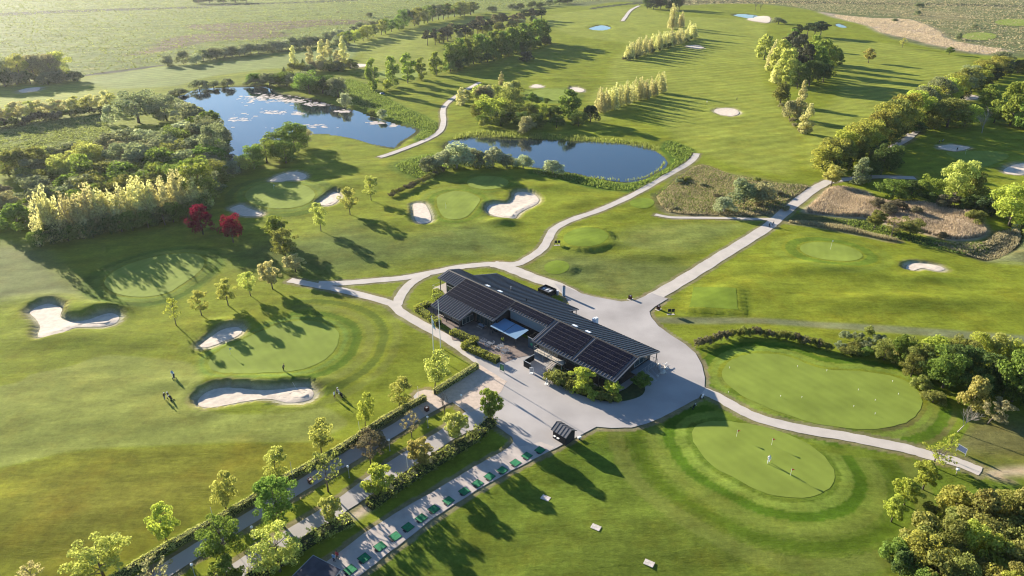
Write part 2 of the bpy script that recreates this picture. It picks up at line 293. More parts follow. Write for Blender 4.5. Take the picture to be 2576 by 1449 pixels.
# colours of the turf
Cc = np.zeros(X.shape + (3,)); Cc[:] = (.172, .204, .021); Rg = np.full(X.shape, .45)
def lay(d, c, r, soft):
    wv = 1 - sst(-soft, soft, d)
    for k in range(3): Cc[..., k] += (c[k] - Cc[..., k]) * wv
    Rg[...] += (r - Rg) * wv
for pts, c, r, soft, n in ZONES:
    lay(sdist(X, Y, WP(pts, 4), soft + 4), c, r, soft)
for gi, rr in RINGS:
    for dd, hw, c, h in rr[::-1]:
        dq = np.abs(gsd[gi] - dd) - hw
        if gi == 5 and dd > 3: dq = np.where(X > P(705, 880)[0] - .15 * (Y - P(705, 880)[1]), dq, 9)
        lay(dq, c, .35, .55)
for d, (poly, dpt) in zip(bsd, BUNK_W):     # dry worn rim around the sand
    lay(np.abs(d - .55) - .35, (.25, .20, .11), .6, .5); lay(d, (.50, .44, .36), .2, .3)
for poly in POND_W.values(): lay(sdist(X, Y, poly, 8) - .8, (.07, .075, .03), 1, 1.2)
lay(sdist(X, Y, STREAM_W, 5) - .5, (.05, .05, .025), 1, .6)
for pw in PATH_W: lay(np.abs(sdist(X, Y, pw, 5)) - .25, (.20, .18, .09), .6, .5)
lay(np.abs(yd) - .25, (.22, .19, .11), .6, .5)
# ------------------------------------------------------------ materials
def N(nt, t, **kw):
    n = nt.nodes.new(t)
    for k, v in kw.items(): setattr(n, k, v)
    return n
MATS = {}
def mat(name, col, rough=.8, nscale=0, var=.15, bump=0, metal=0, spec=.3, detail=4, stretch=None, coord='Object'):
    if name in MATS: return MATS[name]
    m = bpy.data.materials.new(name); m.use_nodes = True; nt = m.node_tree
    b = nt.nodes['Principled BSDF']; b.inputs['Roughness'].default_value = rough; b.inputs['Metallic'].default_value = metal
    b.inputs['Specular IOR Level'].default_value = spec; b.inputs['Base Color'].default_value = (*col, 1)
    if nscale:
        tc = N(nt, 'ShaderNodeTexCoord'); mp = N(nt, 'ShaderNodeMapping'); nz = N(nt, 'ShaderNodeTexNoise')
        if stretch: mp.inputs['Scale'].default_value = stretch
        nz.inputs['Scale'].default_value = nscale; nz.inputs['Detail'].default_value = detail
        nt.links.new(tc.outputs[coord], mp.inputs[0]); nt.links.new(mp.outputs[0], nz.inputs['Vector'])
        mr = N(nt, 'ShaderNodeMapRange'); mr.inputs[1].default_value = .3; mr.inputs[2].default_value = .7
        mr.inputs[3].default_value = 1 - var; mr.inputs[4].default_value = 1 + var
        nt.links.new(nz.outputs[0], mr.inputs[0])
        vm = N(nt, 'ShaderNodeVectorMath', operation='SCALE'); vm.inputs[0].default_value = col
        nt.links.new(mr.outputs[0], vm.inputs['Scale']); nt.links.new(vm.outputs[0], b.inputs['Base Color'])
        if bump:
            bp = N(nt, 'ShaderNodeBump'); bp.inputs['Strength'].default_value = 1; bp.inputs['Distance'].default_value = bump
            nt.links.new(nz.outputs[0], bp.inputs['Height']); nt.links.new(bp.outputs[0], b.inputs['Normal'])
    MATS[name] = m; return m
def leafmat(name, col, trans=.45, hue=.0, var=.35, tcol=None):
    if name in MATS: return MATS[name]
    m = bpy.data.materials.new(name); m.use_nodes = True; nt = m.node_tree; nt.nodes.clear()
    out = N(nt, 'ShaderNodeOutputMaterial'); geo = N(nt, 'ShaderNodeNewGeometry'); oi = N(nt, 'ShaderNodeObjectInfo')
    ad = N(nt, 'ShaderNodeMapRange'); ad.inputs[3].default_value = 1 - var; ad.inputs[4].default_value = 1 + var
    nt.links.new(geo.outputs['Random Per Island'], ad.inputs[0])
    a2 = N(nt, 'ShaderNodeMapRange'); a2.inputs[3].default_value = 1.08; a2.inputs[4].default_value = 1.5
    nt.links.new(oi.outputs['Random'], a2.inputs[0])
    mu = N(nt, 'ShaderNodeMath', operation='MULTIPLY'); nt.links.new(ad.outputs[0], mu.inputs[0]); nt.links.new(a2.outputs[0], mu.inputs[1])
    a3 = N(nt, 'ShaderNodeMapRange'); a3.inputs[3].default_value = .488; a3.inputs[4].default_value = .512
    nt.links.new(oi.outputs['Random'], a3.inputs[0])
    hs = N(nt, 'ShaderNodeHueSaturation'); hs.inputs['Color'].default_value = (*col, 1)
    nt.links.new(a3.outputs[0], hs.inputs['Hue']); nt.links.new(mu.outputs[0], hs.inputs['Value'])
    df = N(nt, 'ShaderNodeBsdfDiffuse'); tr = N(nt, 'ShaderNodeBsdfTranslucent'); mx = N(nt, 'ShaderNodeMixShader')
    mx.inputs[0].default_value = trans
    hs2 = N(nt, 'ShaderNodeHueSaturation'); t = tcol or (min(col[0] * 1.3, 1), min(col[1] * 1.25, 1), col[2] * .9)
    hs2.inputs['Color'].default_value = (*t, 1); nt.links.new(mu.outputs[0], hs2.inputs['Value']); nt.links.new(a3.outputs[0], hs2.inputs['Hue'])
    nt.links.new(hs.outputs[0], df.inputs[0]); nt.links.new(hs2.outputs[0], tr.inputs[0])
    nt.links.new(df.outputs[0], mx.inputs[1]); nt.links.new(tr.outputs[0], mx.inputs[2]); nt.links.new(mx.outputs[0], out.inputs[0])
    MATS[name] = m; return m
def turfmat():
    m = bpy.data.materials.new('turf'); m.use_nodes = True; nt = m.node_tree; b = nt.nodes['Principled BSDF']
    b.inputs['Roughness'].default_value = .9; b.inputs['Specular IOR Level'].default_value = .02
    at = N(nt, 'ShaderNodeAttribute', attribute_name='turf_colour'); rg = N(nt, 'ShaderNodeAttribute', attribute_name='coarse')
    tc = N(nt, 'ShaderNodeTexCoord')
    def nz(scale, det, rough=.6, st=None):
        n = N(nt, 'ShaderNodeTexNoise'); n.inputs['Scale'].default_value = scale; n.inputs['Detail'].default_value = det; n.inputs['Roughness'].default_value = rough
        if st:
            mp = N(nt, 'ShaderNodeMapping'); mp.inputs['Scale'].default_value = st; mp.inputs['Rotation'].default_value = (0, 0, R(-12))
            nt.links.new(tc.outputs['Object'], mp.inputs[0]); nt.links.new(mp.outputs[0], n.inputs['Vector'])
        else: nt.links.new(tc.outputs['Object'], n.inputs['Vector'])
        return n
    big, mid, fine, streak = nz(.035, 6, .6), nz(.16, 8, .72), nz(1.0, 9, .88), nz(.22, 7, .75, (.30, 1.2, 1))
    def mr(src, a, c, lo=.3, hi=.7):
        q = N(nt, 'ShaderNodeMapRange'); q.inputs[1].default_value = lo; q.inputs[2].default_value = hi
        q.inputs[3].default_value = a; q.inputs[4].default_value = c; nt.links.new(src, q.inputs[0]); return q.outputs[0]
    def mul(a, c):
        q = N(nt, 'ShaderNodeMath', operation='MULTIPLY'); nt.links.new(a, q.inputs[0]); nt.links.new(c, q.inputs[1]) if not isinstance(c, float) else setattr(q.inputs[1], 'default_value', c); return q.outputs[0]
    def lerp1(fac, val):   # 1 + fac*(val-1)
        s = N(nt, 'ShaderNodeMath', operation='SUBTRACT'); nt.links.new(val, s.inputs[0]); s.inputs[1].default_value = 1
        q = N(nt, 'ShaderNodeMath', operation='MULTIPLY_ADD'); nt.links.new(s.outputs[0], q.inputs[0]); nt.links.new(fac, q.inputs[1]); q.inputs[2].default_value = 1; return q.outputs[0]
    cz = mr(rg.outputs['Fac'], .55, 1.25, 0, 1)
    v = mul(mul(mr(big.outputs[0], .86, 1.14), lerp1(cz, mr(mid.outputs[0], .70, 1.30))), mul(lerp1(cz, mr(fine.outputs[0], .62, 1.38)), lerp1(cz, mr(streak.outputs[0], .72, 1.28))))
    wmp = N(nt, 'ShaderNodeMapping'); wmp.inputs['Rotation'].default_value = (0, 0, R(62)); nt.links.new(tc.outputs['Object'], wmp.inputs[0])
    wv = N(nt, 'ShaderNodeTexWave'); wv.inputs['Scale'].default_value = .045; wv.inputs['Distortion'].default_value = 3; wv.inputs['Detail'].default_value = 3; wv.inputs['Detail Scale'].default_value = .25
    nt.links.new(wmp.outputs[0], wv.inputs[0]); v = mul(v, lerp1(mr(rg.outputs['Fac'], 1, .15, .2, .7), mr(wv.outputs['Fac'], .90, 1.10, 0, 1)))
    hs = N(nt, 'ShaderNodeHueSaturation'); nt.links.new(at.outputs['Color'], hs.inputs['Color']); nt.links.new(v, hs.inputs['Value'])
    mix = N(nt, 'ShaderNodeMix', data_type='RGBA', blend_type='MULTIPLY')
    brown = nz(.09, 6, .7); q = mul(mr(brown.outputs[0], 0, 1, .48, .72), mr(rg.outputs['Fac'], .15, 1.0, 0, 1))
    nt.links.new(q, mix.inputs['Factor']); nt.links.new(hs.outputs[0], mix.inputs['A']); mix.inputs['B'].default_value = (1.22, .93, .75, 1)
    st2 = nz(.05, 9, .8, (.30, 1.4, 1)); mix2 = N(nt, 'ShaderNodeMix', data_type='RGBA', blend_type='MULTIPLY')
    q2 = mul(mr(st2.outputs[0], 0, 1, .42, .66), mr(rg.outputs['Fac'], 0, 1, .75, 1.0)); nt.links.new(q2, mix2.inputs['Factor'])
    nt.links.new(mix.outputs['Result'], mix2.inputs['A']); mix2.inputs['B'].default_value = (.42, .52, .38, 1)
    nt.links.new(mix2.outputs['Result'], b.inputs['Base Color'])
    bs = N(nt, 'ShaderNodeBump'); ht = N(nt, 'ShaderNodeMath', operation='MULTIPLY_ADD')
    nt.links.new(fine.outputs[0], ht.inputs[0]); ht.inputs[1].default_value = .45; 
    sc = mul(streak.outputs[0], .7); nt.links.new(sc, ht.inputs[2])
    dist = mr(rg.outputs['Fac'], .05, .60, 0, 1)
    nt.links.new(dist, bs.inputs['Distance']); bs.inputs['Strength'].default_value = .9
    nt.links.new(ht.outputs[0], bs.inputs['Height']); nt.links.new(bs.outputs[0], b.inputs['Normal'])
    return m
# ------------------------------------------------------------ object helpers
def tag(o, label=None, cat=None, group=None, kind=None):
    if label: o['label'] = label
    if cat: o['category'] = cat
    if group: o['group'] = group
    if kind: o['kind'] = kind
    return o
def link(name, me, m=None, parent=None, loc=None, rz=0):
    o = bpy.data.objects.new(name, me); COL.objects.link(o)
    if m is not None:
        if me is not None and not me.materials: me.materials.append(m)
        if me.materials[0] is not m:
            o.material_slots[0].link = 'OBJECT'; o.material_slots[0].material = m
    if parent: o.parent = parent
    if loc is not None: o.location = loc
    if rz: o.rotation_euler = (0, 0, rz)
    return o
def empty(name, loc=(0, 0, 0), rz=0, label=None, cat=None, group=None):
    o = bpy.data.objects.new(name, None); COL.objects.link(o); o.location = loc; o.rotation_euler = (0, 0, rz); o.empty_display_size = .1
    return tag(o, label, cat, group)
def mesh_from(name, V, F, smooth_=False):
    me = bpy.data.meshes.new(name)
    V = np.asarray(V, dtype=np.float32)
    if isinstance(F, np.ndarray) and F.ndim == 2:
        n, k = F.shape
        me.vertices.add(len(V)); me.vertices.foreach_set('co', V.ravel())
        me.loops.add(n * k); me.loops.foreach_set('vertex_index', F.astype(np.int32).ravel())
        me.polygons.add(n); me.polygons.foreach_set('loop_start', np.arange(0, n * k, k, dtype=np.int32))
        try: me.polygons.foreach_set('loop_total', np.full(n, k, dtype=np.int32))
        except Exception: pass
        me.update(calc_edges=True); me.validate()
    else:
        me.from_pydata([tuple(map(float, v)) for v in V], [], F)
    if smooth_: me.polygons.foreach_set('use_smooth', np.ones(len(me.polygons), dtype=bool)); me.update()
    return me
class MB:
    def __init__(s): s.v = []; s.f = []; s.mi = []; s.cur = 0
    def add(s, vs, fs):
        b = len(s.v); s.v += [tuple(v) for v in vs]; s.f += [tuple(b + i for i in f) for f in fs]; s.mi += [s.cur] * len(fs); return s
    def box(s, x0, x1, y0, y1, z0, z1):
        return s.add([(x0,y0,z0),(x1,y0,z0),(x1,y1,z0),(x0,y1,z0),(x0,y0,z1),(x1,y0,z1),(x1,y1,z1),(x0,y1,z1)],
                     [(0,3,2,1),(4,5,6,7),(0,1,5,4),(1,2,6,5),(2,3,7,6),(3,0,4,7)])
    def prism(s, prof, a0, a1, axis='y'):   # profile (x,z) extruded along y, or (x,y) along z
        n = len(prof)
        if axis == 'y': vs = [(p[0], a0, p[1]) for p in prof] + [(p[0], a1, p[1]) for p in prof]
        else: vs = [(p[0], p[1], a0) for p in prof] + [(p[0], p[1], a1) for p in prof]
        return s.add(vs, [tuple(range(n - 1, -1, -1)), tuple(range(n, 2 * n))] + [(i, (i + 1) % n, n + (i + 1) % n, n + i) for i in range(n)])
    def tube(s, pts, rad, k=6, cap=True):
        rs = rad if isinstance(rad, (list, tuple)) else [rad] * len(pts)
        pts = [Vector(p) for p in pts]; rings = []
        for i, p in enumerate(pts):
            d = (pts[min(i + 1, len(pts) - 1)] - pts[max(i - 1, 0)]).normalized()
            a = d.cross(Vector((0, 0, 1)) if abs(d.z) < .9 else Vector((1, 0, 0))).normalized(); b = d.cross(a)
            rings.append([p + (a * math.cos(2 * math.pi * j / k) + b * math.sin(2 * math.pi * j / k)) * rs[i] for j in range(k)])
        vs = [v for r in rings for v in r]; fs = []
        for i in range(len(pts) - 1):
            for j in range(k): fs.append((i * k + j, i * k + (j + 1) % k, (i + 1) * k + (j + 1) % k, (i + 1) * k + j))
        if cap: fs += [tuple(range(k - 1, -1, -1)), tuple(range((len(pts) - 1) * k, len(pts) * k))]
        return s.add(vs, fs)
    def ball(s, c, r, k=8, sq=1.0):
        vs = [(c[0], c[1], c[2] - r * sq)]; n = k // 2
        for i in range(1, n):
            a = math.pi * i / n
            for j in range(k): vs.append((c[0] + r * math.sin(a) * math.cos(2 * math.pi * j / k), c[1] + r * math.sin(a) * math.sin(2 * math.pi * j / k), c[2] - r * sq * math.cos(a)))
        vs.append((c[0], c[1], c[2] + r * sq)); fs = []
        for j in range(k): fs.append((0, 1 + (j + 1) % k, 1 + j)); fs.append((len(vs) - 1, len(vs) - 1 - k + j, len(vs) - 1 - k + (j + 1) % k))
        for i in range(n - 2):
            for j in range(k): fs.append((1 + i * k + j, 1 + i * k + (j + 1) % k, 1 + (i + 1) * k + (j + 1) % k, 1 + (i + 1) * k + j))
        return s.add(vs, fs)
    def mesh(s, name, sm=False):
        me = bpy.data.meshes.new(name); me.from_pydata(s.v, [], s.f)
        if any(s.mi): me.polygons.foreach_set('material_index', s.mi)
        if sm: me.polygons.foreach_set('use_smooth', [True] * len(me.polygons))
        me.update(); return me
    def build(s, name, m, parent=None, loc=None, rz=0, sm=False):
        return link(name, s.mesh(name, sm), m, parent, loc, rz)
def patch(name, poly, m, off=.04, step=1.0, flat=None, jag=0.0):
    """a sheet following the ground inside the outline"""
    p = []
    for (ax, ay), (bx_, by_) in zip(poly, poly[1:] + poly[:1]):
        L = math.hypot(bx_ - ax, by_ - ay); k = max(1, int(L / step))
        for i in range(k):
            t = i / k; p.append((ax + (bx_ - ax) * t + random.uniform(-jag, jag), ay + (by_ - ay) * t + random.uniform(-jag, jag)))
    A = np.array(p); x0, y0 = A.min(0); x1, y1 = A.max(0)
    gx, gy = np.meshgrid(np.arange(x0, x1, step), np.arange(y0, y1, step))
    gx = gx.ravel() + rng.uniform(-.1, .1, gx.size) * step; gy = gy.ravel() + rng.uniform(-.1, .1, gy.size) * step
    keep = sdist(gx, gy, p, 4) < -.45 * step
    pts = [Vector(q) for q in p] + [Vector((a, b)) for a, b in zip(gx[keep], gy[keep])]
    n = len(p)
    vs, es, fs, *_ = delaunay_2d_cdt(pts, [], [list(range(n))], 1, 1e-4)
    V = [(v.x, v.y, (flat if flat is not None else gz(v.x, v.y)) + off) for v in vs]
    me = mesh_from(name, V, [tuple(f) for f in fs], True)
    me.validate()
    up = [pl for pl in me.polygons if pl.normal.z < 0]
    if len(up) > len(me.polygons) / 2: me.flip_normals()
    return link(name, me, m)
# ------------------------------------------------------------ ground, water, paths
V = np.stack([X.ravel(), Y.ravel(), Hh.ravel()], 1)
ny, nx = X.shape
idx = np.arange(ny * nx).reshape(ny, nx)
F = np.stack([idx[:-1, :-1].ravel(), idx[:-1, 1:].ravel(), idx[1:, 1:].ravel(), idx[1:, :-1].ravel()], 1)
me = mesh_from('ground', V, F, True)
ca = me.attributes.new('turf_colour', 'FLOAT_COLOR', 'POINT')
ca.data.foreach_set('color', np.concatenate([Cc.reshape(-1, 3), np.ones((ny * nx, 1))], 1).astype(np.float32).ravel())
ra = me.attributes.new('coarse', 'FLOAT', 'POINT'); ra.data.foreach_set('value', Rg.astype(np.float32).ravel())
tag(link('ground', me, turfmat()), kind='structure')
def flat_poly(name, poly, m, z):
    me = bpy.data.meshes.new(name); me.from_pydata([(x, y, z) for x, y in poly], [], [tuple(range(len(poly)))])
    if me.polygons[0].normal.z < 0: me.flip_normals()
    return link(name, me, m)
wm = bpy.data.materials.new('water'); wm.use_nodes = True; nt = wm.node_tree; b = nt.nodes['Principled BSDF']
b.inputs['Base Color'].default_value = (.012, .022, .03, 1); b.inputs['Roughness'].default_value = .04; b.inputs['IOR'].default_value = 1.45
b.inputs['Specular IOR Level'].default_value = 1.0
tc = N(nt, 'ShaderNodeTexCoord'); nz = N(nt, 'ShaderNodeTexNoise'); nz.inputs['Scale'].default_value = 1.5; nz.inputs['Detail'].default_value = 3
bp = N(nt, 'ShaderNodeBump'); bp.inputs['Distance'].default_value = .02; bp.inputs['Strength'].default_value = .4
nt.links.new(tc.outputs['Object'], nz.inputs['Vector']); nt.links.new(nz.outputs[0], bp.inputs['Height']); nt.links.new(bp.outputs[0], b.inputs['Normal'])
def grow(poly, g):
    c = np.mean(np.array(poly), 0); out = []
    n = len(poly); A = sum(poly[i][0] * poly[(i + 1) % n][1] - poly[(i + 1) % n][0] * poly[i][1] for i in range(n)); sg = 1 if A > 0 else -1
    for i in range(n):
        a, b_ = poly[i - 1], poly[(i + 1) % n]; dx, dy = b_[0] - a[0], b_[1] - a[1]; l = math.hypot(dx, dy) or 1
        out.append((poly[i][0] + dy / l * g * sg, poly[i][1] - dx / l * g * sg))
    return out
for k, poly in POND_W.items():
    o = flat_poly('water', grow(poly, 1.2), wm, -.5); tag(o, kind='structure')
tag(flat_poly('water', grow(STREAM_W, .4), wm, -.62), kind='structure')
sand = mat('bunker_sand', (.60, .505, .40), .95, .9, .16, .07, detail=10)
sandf = sand
for (poly, dpt), (_, _, lb) in zip(BUNK_W, BUNK):
    dist = poly[0][1]; o = patch('sand_bunker', poly, sand, .035 + .00035 * max(0, dist - 100), 0.5 + dist * .003, jag=.07)
    tag(o, lb, kind='structure')
def greenmat(name, col, ang, var=.13):
    m = mat(name, col, .85, .22, var, .01, spec=.03, detail=10)
    nt = m.node_tree; b = nt.nodes['Principled BSDF']; src = b.inputs['Base Color'].links[0].from_socket
    tc = N(nt, 'ShaderNodeTexCoord'); mp = N(nt, 'ShaderNodeMapping'); mp.inputs['Rotation'].default_value = (0, 0, ang)
    wv = N(nt, 'ShaderNodeTexWave'); wv.inputs['Scale'].default_value = .16; wv.inputs['Distortion'].default_value = 2.5; wv.inputs['Detail'].default_value = 2; wv.inputs['Detail Scale'].default_value = .4
    nt.links.new(tc.outputs['Object'], mp.inputs[0]); nt.links.new(mp.outputs[0], wv.inputs[0])
    mr = N(nt, 'ShaderNodeMapRange'); mr.inputs[3].default_value = .975; mr.inputs[4].default_value = 1.025; nt.links.new(wv.outputs['Fac'], mr.inputs[0])
    vm = N(nt, 'ShaderNodeVectorMath', operation='SCALE'); nt.links.new(src, vm.inputs[0]); nt.links.new(mr.outputs[0], vm.inputs['Scale'])
    nt.links.new(vm.outputs[0], b.inputs['Base Color']); return m
GM = [greenmat('green_turf', (.205, .255, .045), R(20)), greenmat('putting_turf', (.190, .240, .042), R(-35)), greenmat('tee_turf', (.145, .200, .024), R(60), .18)]
for i, ((poly, e), (_, _, lb)) in enumerate(zip(GREEN_W, GREENS)):
    dist = poly[0][1]; g = GM[2] if i in (7, 8, 9, 10) else GM[1] if i in (3, 4, 5) else GM[0]
    o = patch('putting_green' if g is not GM[2] else 'tee', poly, g, .03 + .0003 * max(0, dist - 100), .7 + dist * .004, jag=.12)
    tag(o, lb, kind='structure')
pathm = mat('gravel_path', (.475, .425, .370), .95, .35, .09, .0, detail=10)
yardm = bpy.data.materials.new('yard_gravel')
yardm = mat('yard_gravel', (.365, .335, .315), .93, .09, .20, .0, detail=14)
for i, pw in enumerate(PATH_W):
    dist = pw[0][1]; o = patch('path', pw, pathm, .030 + .004 * i + .0003 * max(0, dist - 110), .9 + dist * .002, jag=.06); tag(o, kind='structure')
o = patch('yard', YARD_W, yardm, .085, 1.2, jag=.06); tag(o, kind='structure')
gravel = mat('pale_gravel', (.50, .40, .32), .95, 1.4, .12, .02, detail=6)
tag(patch('gravel_plaza', WP([(1049,988),(1069,982),(1094,985),(1150,952),(1205,917),(1250,945),(1275,960),(1262,985),(1235,1010),(1185,1038),(1138,1011),(1116,1021),(1069,1047),(1046,1018)], 1), gravel, .10, 1.0, jag=.08), kind='structure')
tag(patch('range_strip', WP([(1396,1126),(1338,1157),(1288,1183),(1194,1236),(1094,1301),(999,1375),(905,1448),(872,1478),(760,1478),(824,1413),(914,1345),(994,1293),(1094,1235),(1194,1175),(1280,1129),(1320,1122),(1360,1112)], 1), mat('worn_concrete', (.43, .37, .325), .95, .5, .14, .01, detail=7), .095, 1.0), kind='structure')
# ------------------------------------------------------------ vegetation
BARK = mat('bark', (.13, .105, .085), .95, 6, .25, 0)
PALEBARK = mat('pale_bark', (.33, .29, .24), .95, 6, .2, 0)
def leaves(pts, nrm, size, r, flat=.5, aspect=1.0):
    """one small folded leaf clump (quad) per point"""
    n = len(pts)
    nr = nrm + r.normal(0, flat, (n, 3)); nr /= np.linalg.norm(nr, axis=1)[:, None] + 1e-9
    a = np.cross(nr, r.normal(0, 1, (n, 3))); a /= np.linalg.norm(a, axis=1)[:, None] + 1e-9
    b = np.cross(nr, a); s = size * r.uniform(.6, 1.35, (n, 1))
    c = [pts + a * s, pts + b * s * aspect + nr * s * .25, pts - a * s, pts - b * s * aspect + nr * s * .1]
    V = np.stack(c, 1).reshape(-1, 3); F = np.arange(n * 4).reshape(n, 4)
    return V, F
def crown(kind, seed, n, size):
    """crown in unit space: height 0..1 of the tree, width about 1"""
    r = np.random.default_rng(seed); L = []
    def lobe(x, y, z, rx, rz): L.append((x, y, z, rx, rz))
    if kind == 'round':
        for i in range(44):
            a = r.uniform(0, 6.28); q = r.uniform(0, 1); z = .30 + .64 * q; rad = .43 * math.sin(math.pi * (.12 + .80 * q)) ** .8 * r.uniform(.3, 1.05)
            lobe(rad * math.cos(a), rad * math.sin(a), z, r.uniform(.06, .13), r.uniform(.04, .08))
        lobe(0, 0, .62, .22, .2)
    elif kind == 'lime':   # young loose tree, upswept to one side
        for i in range(46):
            q = r.uniform(0, 1); z = .27 + .68 * q; rad = .44 * (math.sin(math.pi * (.14 + .74 * q)) ** .7) * r.uniform(.15, 1.08); a = r.uniform(0, 6.28)
            lobe(rad * math.cos(a) + .10 * q, rad * math.sin(a), z, r.uniform(.07, .14), r.uniform(.04, .08))
    elif kind == 'bush':
        for i in range(26):
            a = r.uniform(0, 6.28); q = r.uniform(0, 1) ** .8; z = .12 + .74 * q; rad = .40 * math.sqrt(max(0, 1 - (q * .95) ** 2)) * r.uniform(.5, 1)
            lobe(rad * math.cos(a), rad * math.sin(a), z, r.uniform(.10, .19), r.uniform(.12, .2))
    elif kind == 'big':
        for i in range(34):
            a = r.uniform(0, 6.28); q = r.uniform(0, 1); z = .16 + .74 * q; rad = .42 * math.sin(math.pi * (.2 + .72 * q)) ** .6 * r.uniform(.45, 1.05)
            lobe(rad * math.cos(a), rad * math.sin(a), z, r.uniform(.09, .17), r.uniform(.07, .13))
        lobe(0, 0, .5, .3, .3)
    elif kind == 'open':
        for i in range(60):
            a = r.uniform(0, 6.28); q = r.uniform(0, 1); z = .24 + .70 * q; rad = .46 * math.sin(math.pi * (.2 + .70 * q)) ** .6 * r.uniform(.3, 1.05)
            lobe(rad * math.cos(a), rad * math.sin(a), z, r.uniform(.06, .13), r.uniform(.04, .085))
    elif kind == 'poplar':
        for j in range(5):
            bx0, by0 = r.uniform(-.28, .28, 2); top = r.uniform(.72, 1.0)
            for i in range(11):
                q = i / 10; lobe(bx0 * (1 - .25 * q) + r.normal(0, .03), by0 * (1 - .25 * q) + r.normal(0, .03), .10 + (top - .12) * q, .20 * (1 - .72 * q), .09)
    elif kind == 'column':
        for i in range(22):
            q = i / 21; a = r.uniform(0, 6.28); rad = .24 * math.sin(math.pi * min(1, .18 + .80 * q)) ** .6
            lobe(rad * math.cos(a), rad * math.sin(a), .05 + .92 * q, .26 * (1 - .55 * q), .07)
    elif kind == 'maple':   # tall bright, feathery sides
        for i in range(30):
            q = r.uniform(0, 1); a = r.uniform(0, 6.28); rad = .38 * math.sin(math.pi * (.22 + .70 * q)) ** .7 * r.uniform(.4, 1.1)
            lobe(rad * math.cos(a), rad * math.sin(a), .10 + .86 * q, r.uniform(.10, .19), r.uniform(.05, .09))
    elif kind == 'pine':
        for i in range(16):
            a = r.uniform(0, 6.28); q = r.uniform(0, 1); z = .45 + .5 * q; rad = .38 * math.sqrt(1 - (q * .85) ** 2) * r.uniform(.3, 1)
            lobe(rad * math.cos(a), rad * math.sin(a), z, r.uniform(.13, .2), r.uniform(.05, .09))
    elif kind == 'fir':
        for i in range(16):
            q = i / 15; lobe(r.normal(0, .02), r.normal(0, .02), .06 + .9 * q, .40 * (1 - q) + .03, .05)
    elif kind == 'sparse':
        for i in range(34):
            a = r.uniform(0, 6.28); q = r.uniform(0, 1); z = .35 + .6 * q; rad = .45 * math.sin(math.pi * (.2 + .7 * q)) * r.uniform(.3, 1)
            lobe(rad * math.cos(a), rad * math.sin(a), z, r.uniform(.04, .09), r.uniform(.03, .06))
    elif kind == 'shrub':
        for i in range(16):
            a = r.uniform(0, 6.28); rad = .36 * math.sqrt(r.uniform(0, 1)); lobe(rad * math.cos(a), rad * math.sin(a), .25 + .5 * r.uniform(0, 1) * (1 - rad), r.uniform(.10, .17), r.uniform(.14, .25))
    L = np.array(L); wgt = L[:, 3] ** 1.6; pick = r.choice(len(L), n, p=wgt / wgt.sum())
    d = r.normal(0, 1, (n, 3)); d[:, 2] += .25; d /= np.linalg.norm(d, axis=1)[:, None]
    rad = r.uniform(.62, 1.08, (n, 1)) ** .7
    pts = L[pick, :3] + d * rad * np.stack([L[pick, 3], L[pick, 3], L[pick, 4]], 1)
    pts[:, 2] = np.clip(pts[:, 2], .01, 1.0)
    V, F = leaves(pts, d, size, r, .55)
    return mesh_from('crown_' + kind, V, F), L
def trunk(kind, seed, L):
    r = random.Random(seed); mb = MB()
    th = {'round': .05, 'lime': .045, 'sparse': .04, 'bare': .035, 'pine': .06}.get(kind, .05)
    top = {'fir': .9, 'poplar': .8, 'column': .85}.get(kind, .62)
    bend = r.uniform(-.03, .05)
    mb.tube([(0, 0, -.02), (bend * .4, 0, top * .4), (bend, bend * .5, top)], [th * .6, th * .42, th * .14], 6)
    Ls = list(L) if L is not None else []
    r.shuffle(Ls)
    k = {'sparse': 22, 'open': 18, 'bush': 4, 'shrub': 0, 'fir': 0}.get(kind, 7)
    for l in Ls[:k]:
        z0 = max(.12, min(top * .95, l[2] - .18)); mb.tube([(bend * z0, 0, z0), ((l[0]) * .55, l[1] * .55, (z0 + l[2]) / 2 + .0), (l[0], l[1], l[2])], [th * .2, th * .12, th * .05], 4, False)
    return mb.mesh('trunk_' + kind, True)
def bare_mesh(seed, lean=0.0):
    r = random.Random(seed); mb = MB()
    def br(p, d, l, rad, lev):
        q = p + d * l; mb.tube([p, (p + q) / 2 + Vector((r.uniform(-1, 1), r.uniform(-1, 1), 0)) * l * .05, q], [rad, rad * .8, rad * .55], 4 if lev else 6, False)
        if lev >= 4: return
        for k in range(4 if lev else 6):
            t = r.uniform(.35, 1) if lev or k else 1; nd = (d + Vector((r.uniform(-1, 1) + lean * .5, r.uniform(-1, 1), r.uniform(-.15, .7))) * .75).normalized()
            br(p.lerp(q, t), nd, l * r.uniform(.5, .72), rad * .45, lev + 1)
    br(Vector((0, 0, -.02)), Vector((lean, 0, 1)).normalized(), .42, .016, 0)
    return mb.mesh('bare_twigs', False)
PROTO = {}
SPEC = {'open': (6500, .0155), 'round': (5200, .021), 'lime': (4200, .019), 'bush': (3000, .028), 'big': (4600, .0195), 'poplar': (3400, .022), 'column': (2400, .03),
        'maple': (2600, .030), 'pine': (1500, .032), 'fir': (1200, .03), 'sparse': (700, .022), 'shrub': (1300, .036)}
def proto(kind, i):
    k = (kind, i)
    if k not in PROTO:
        n, s = SPEC[kind]; cr, L = crown(kind, 100 + i * 7 + sum(map(ord, kind)), n, s); PROTO[k] = (cr, trunk(kind, i * 3 + 1, L))
    return PROTO[k]
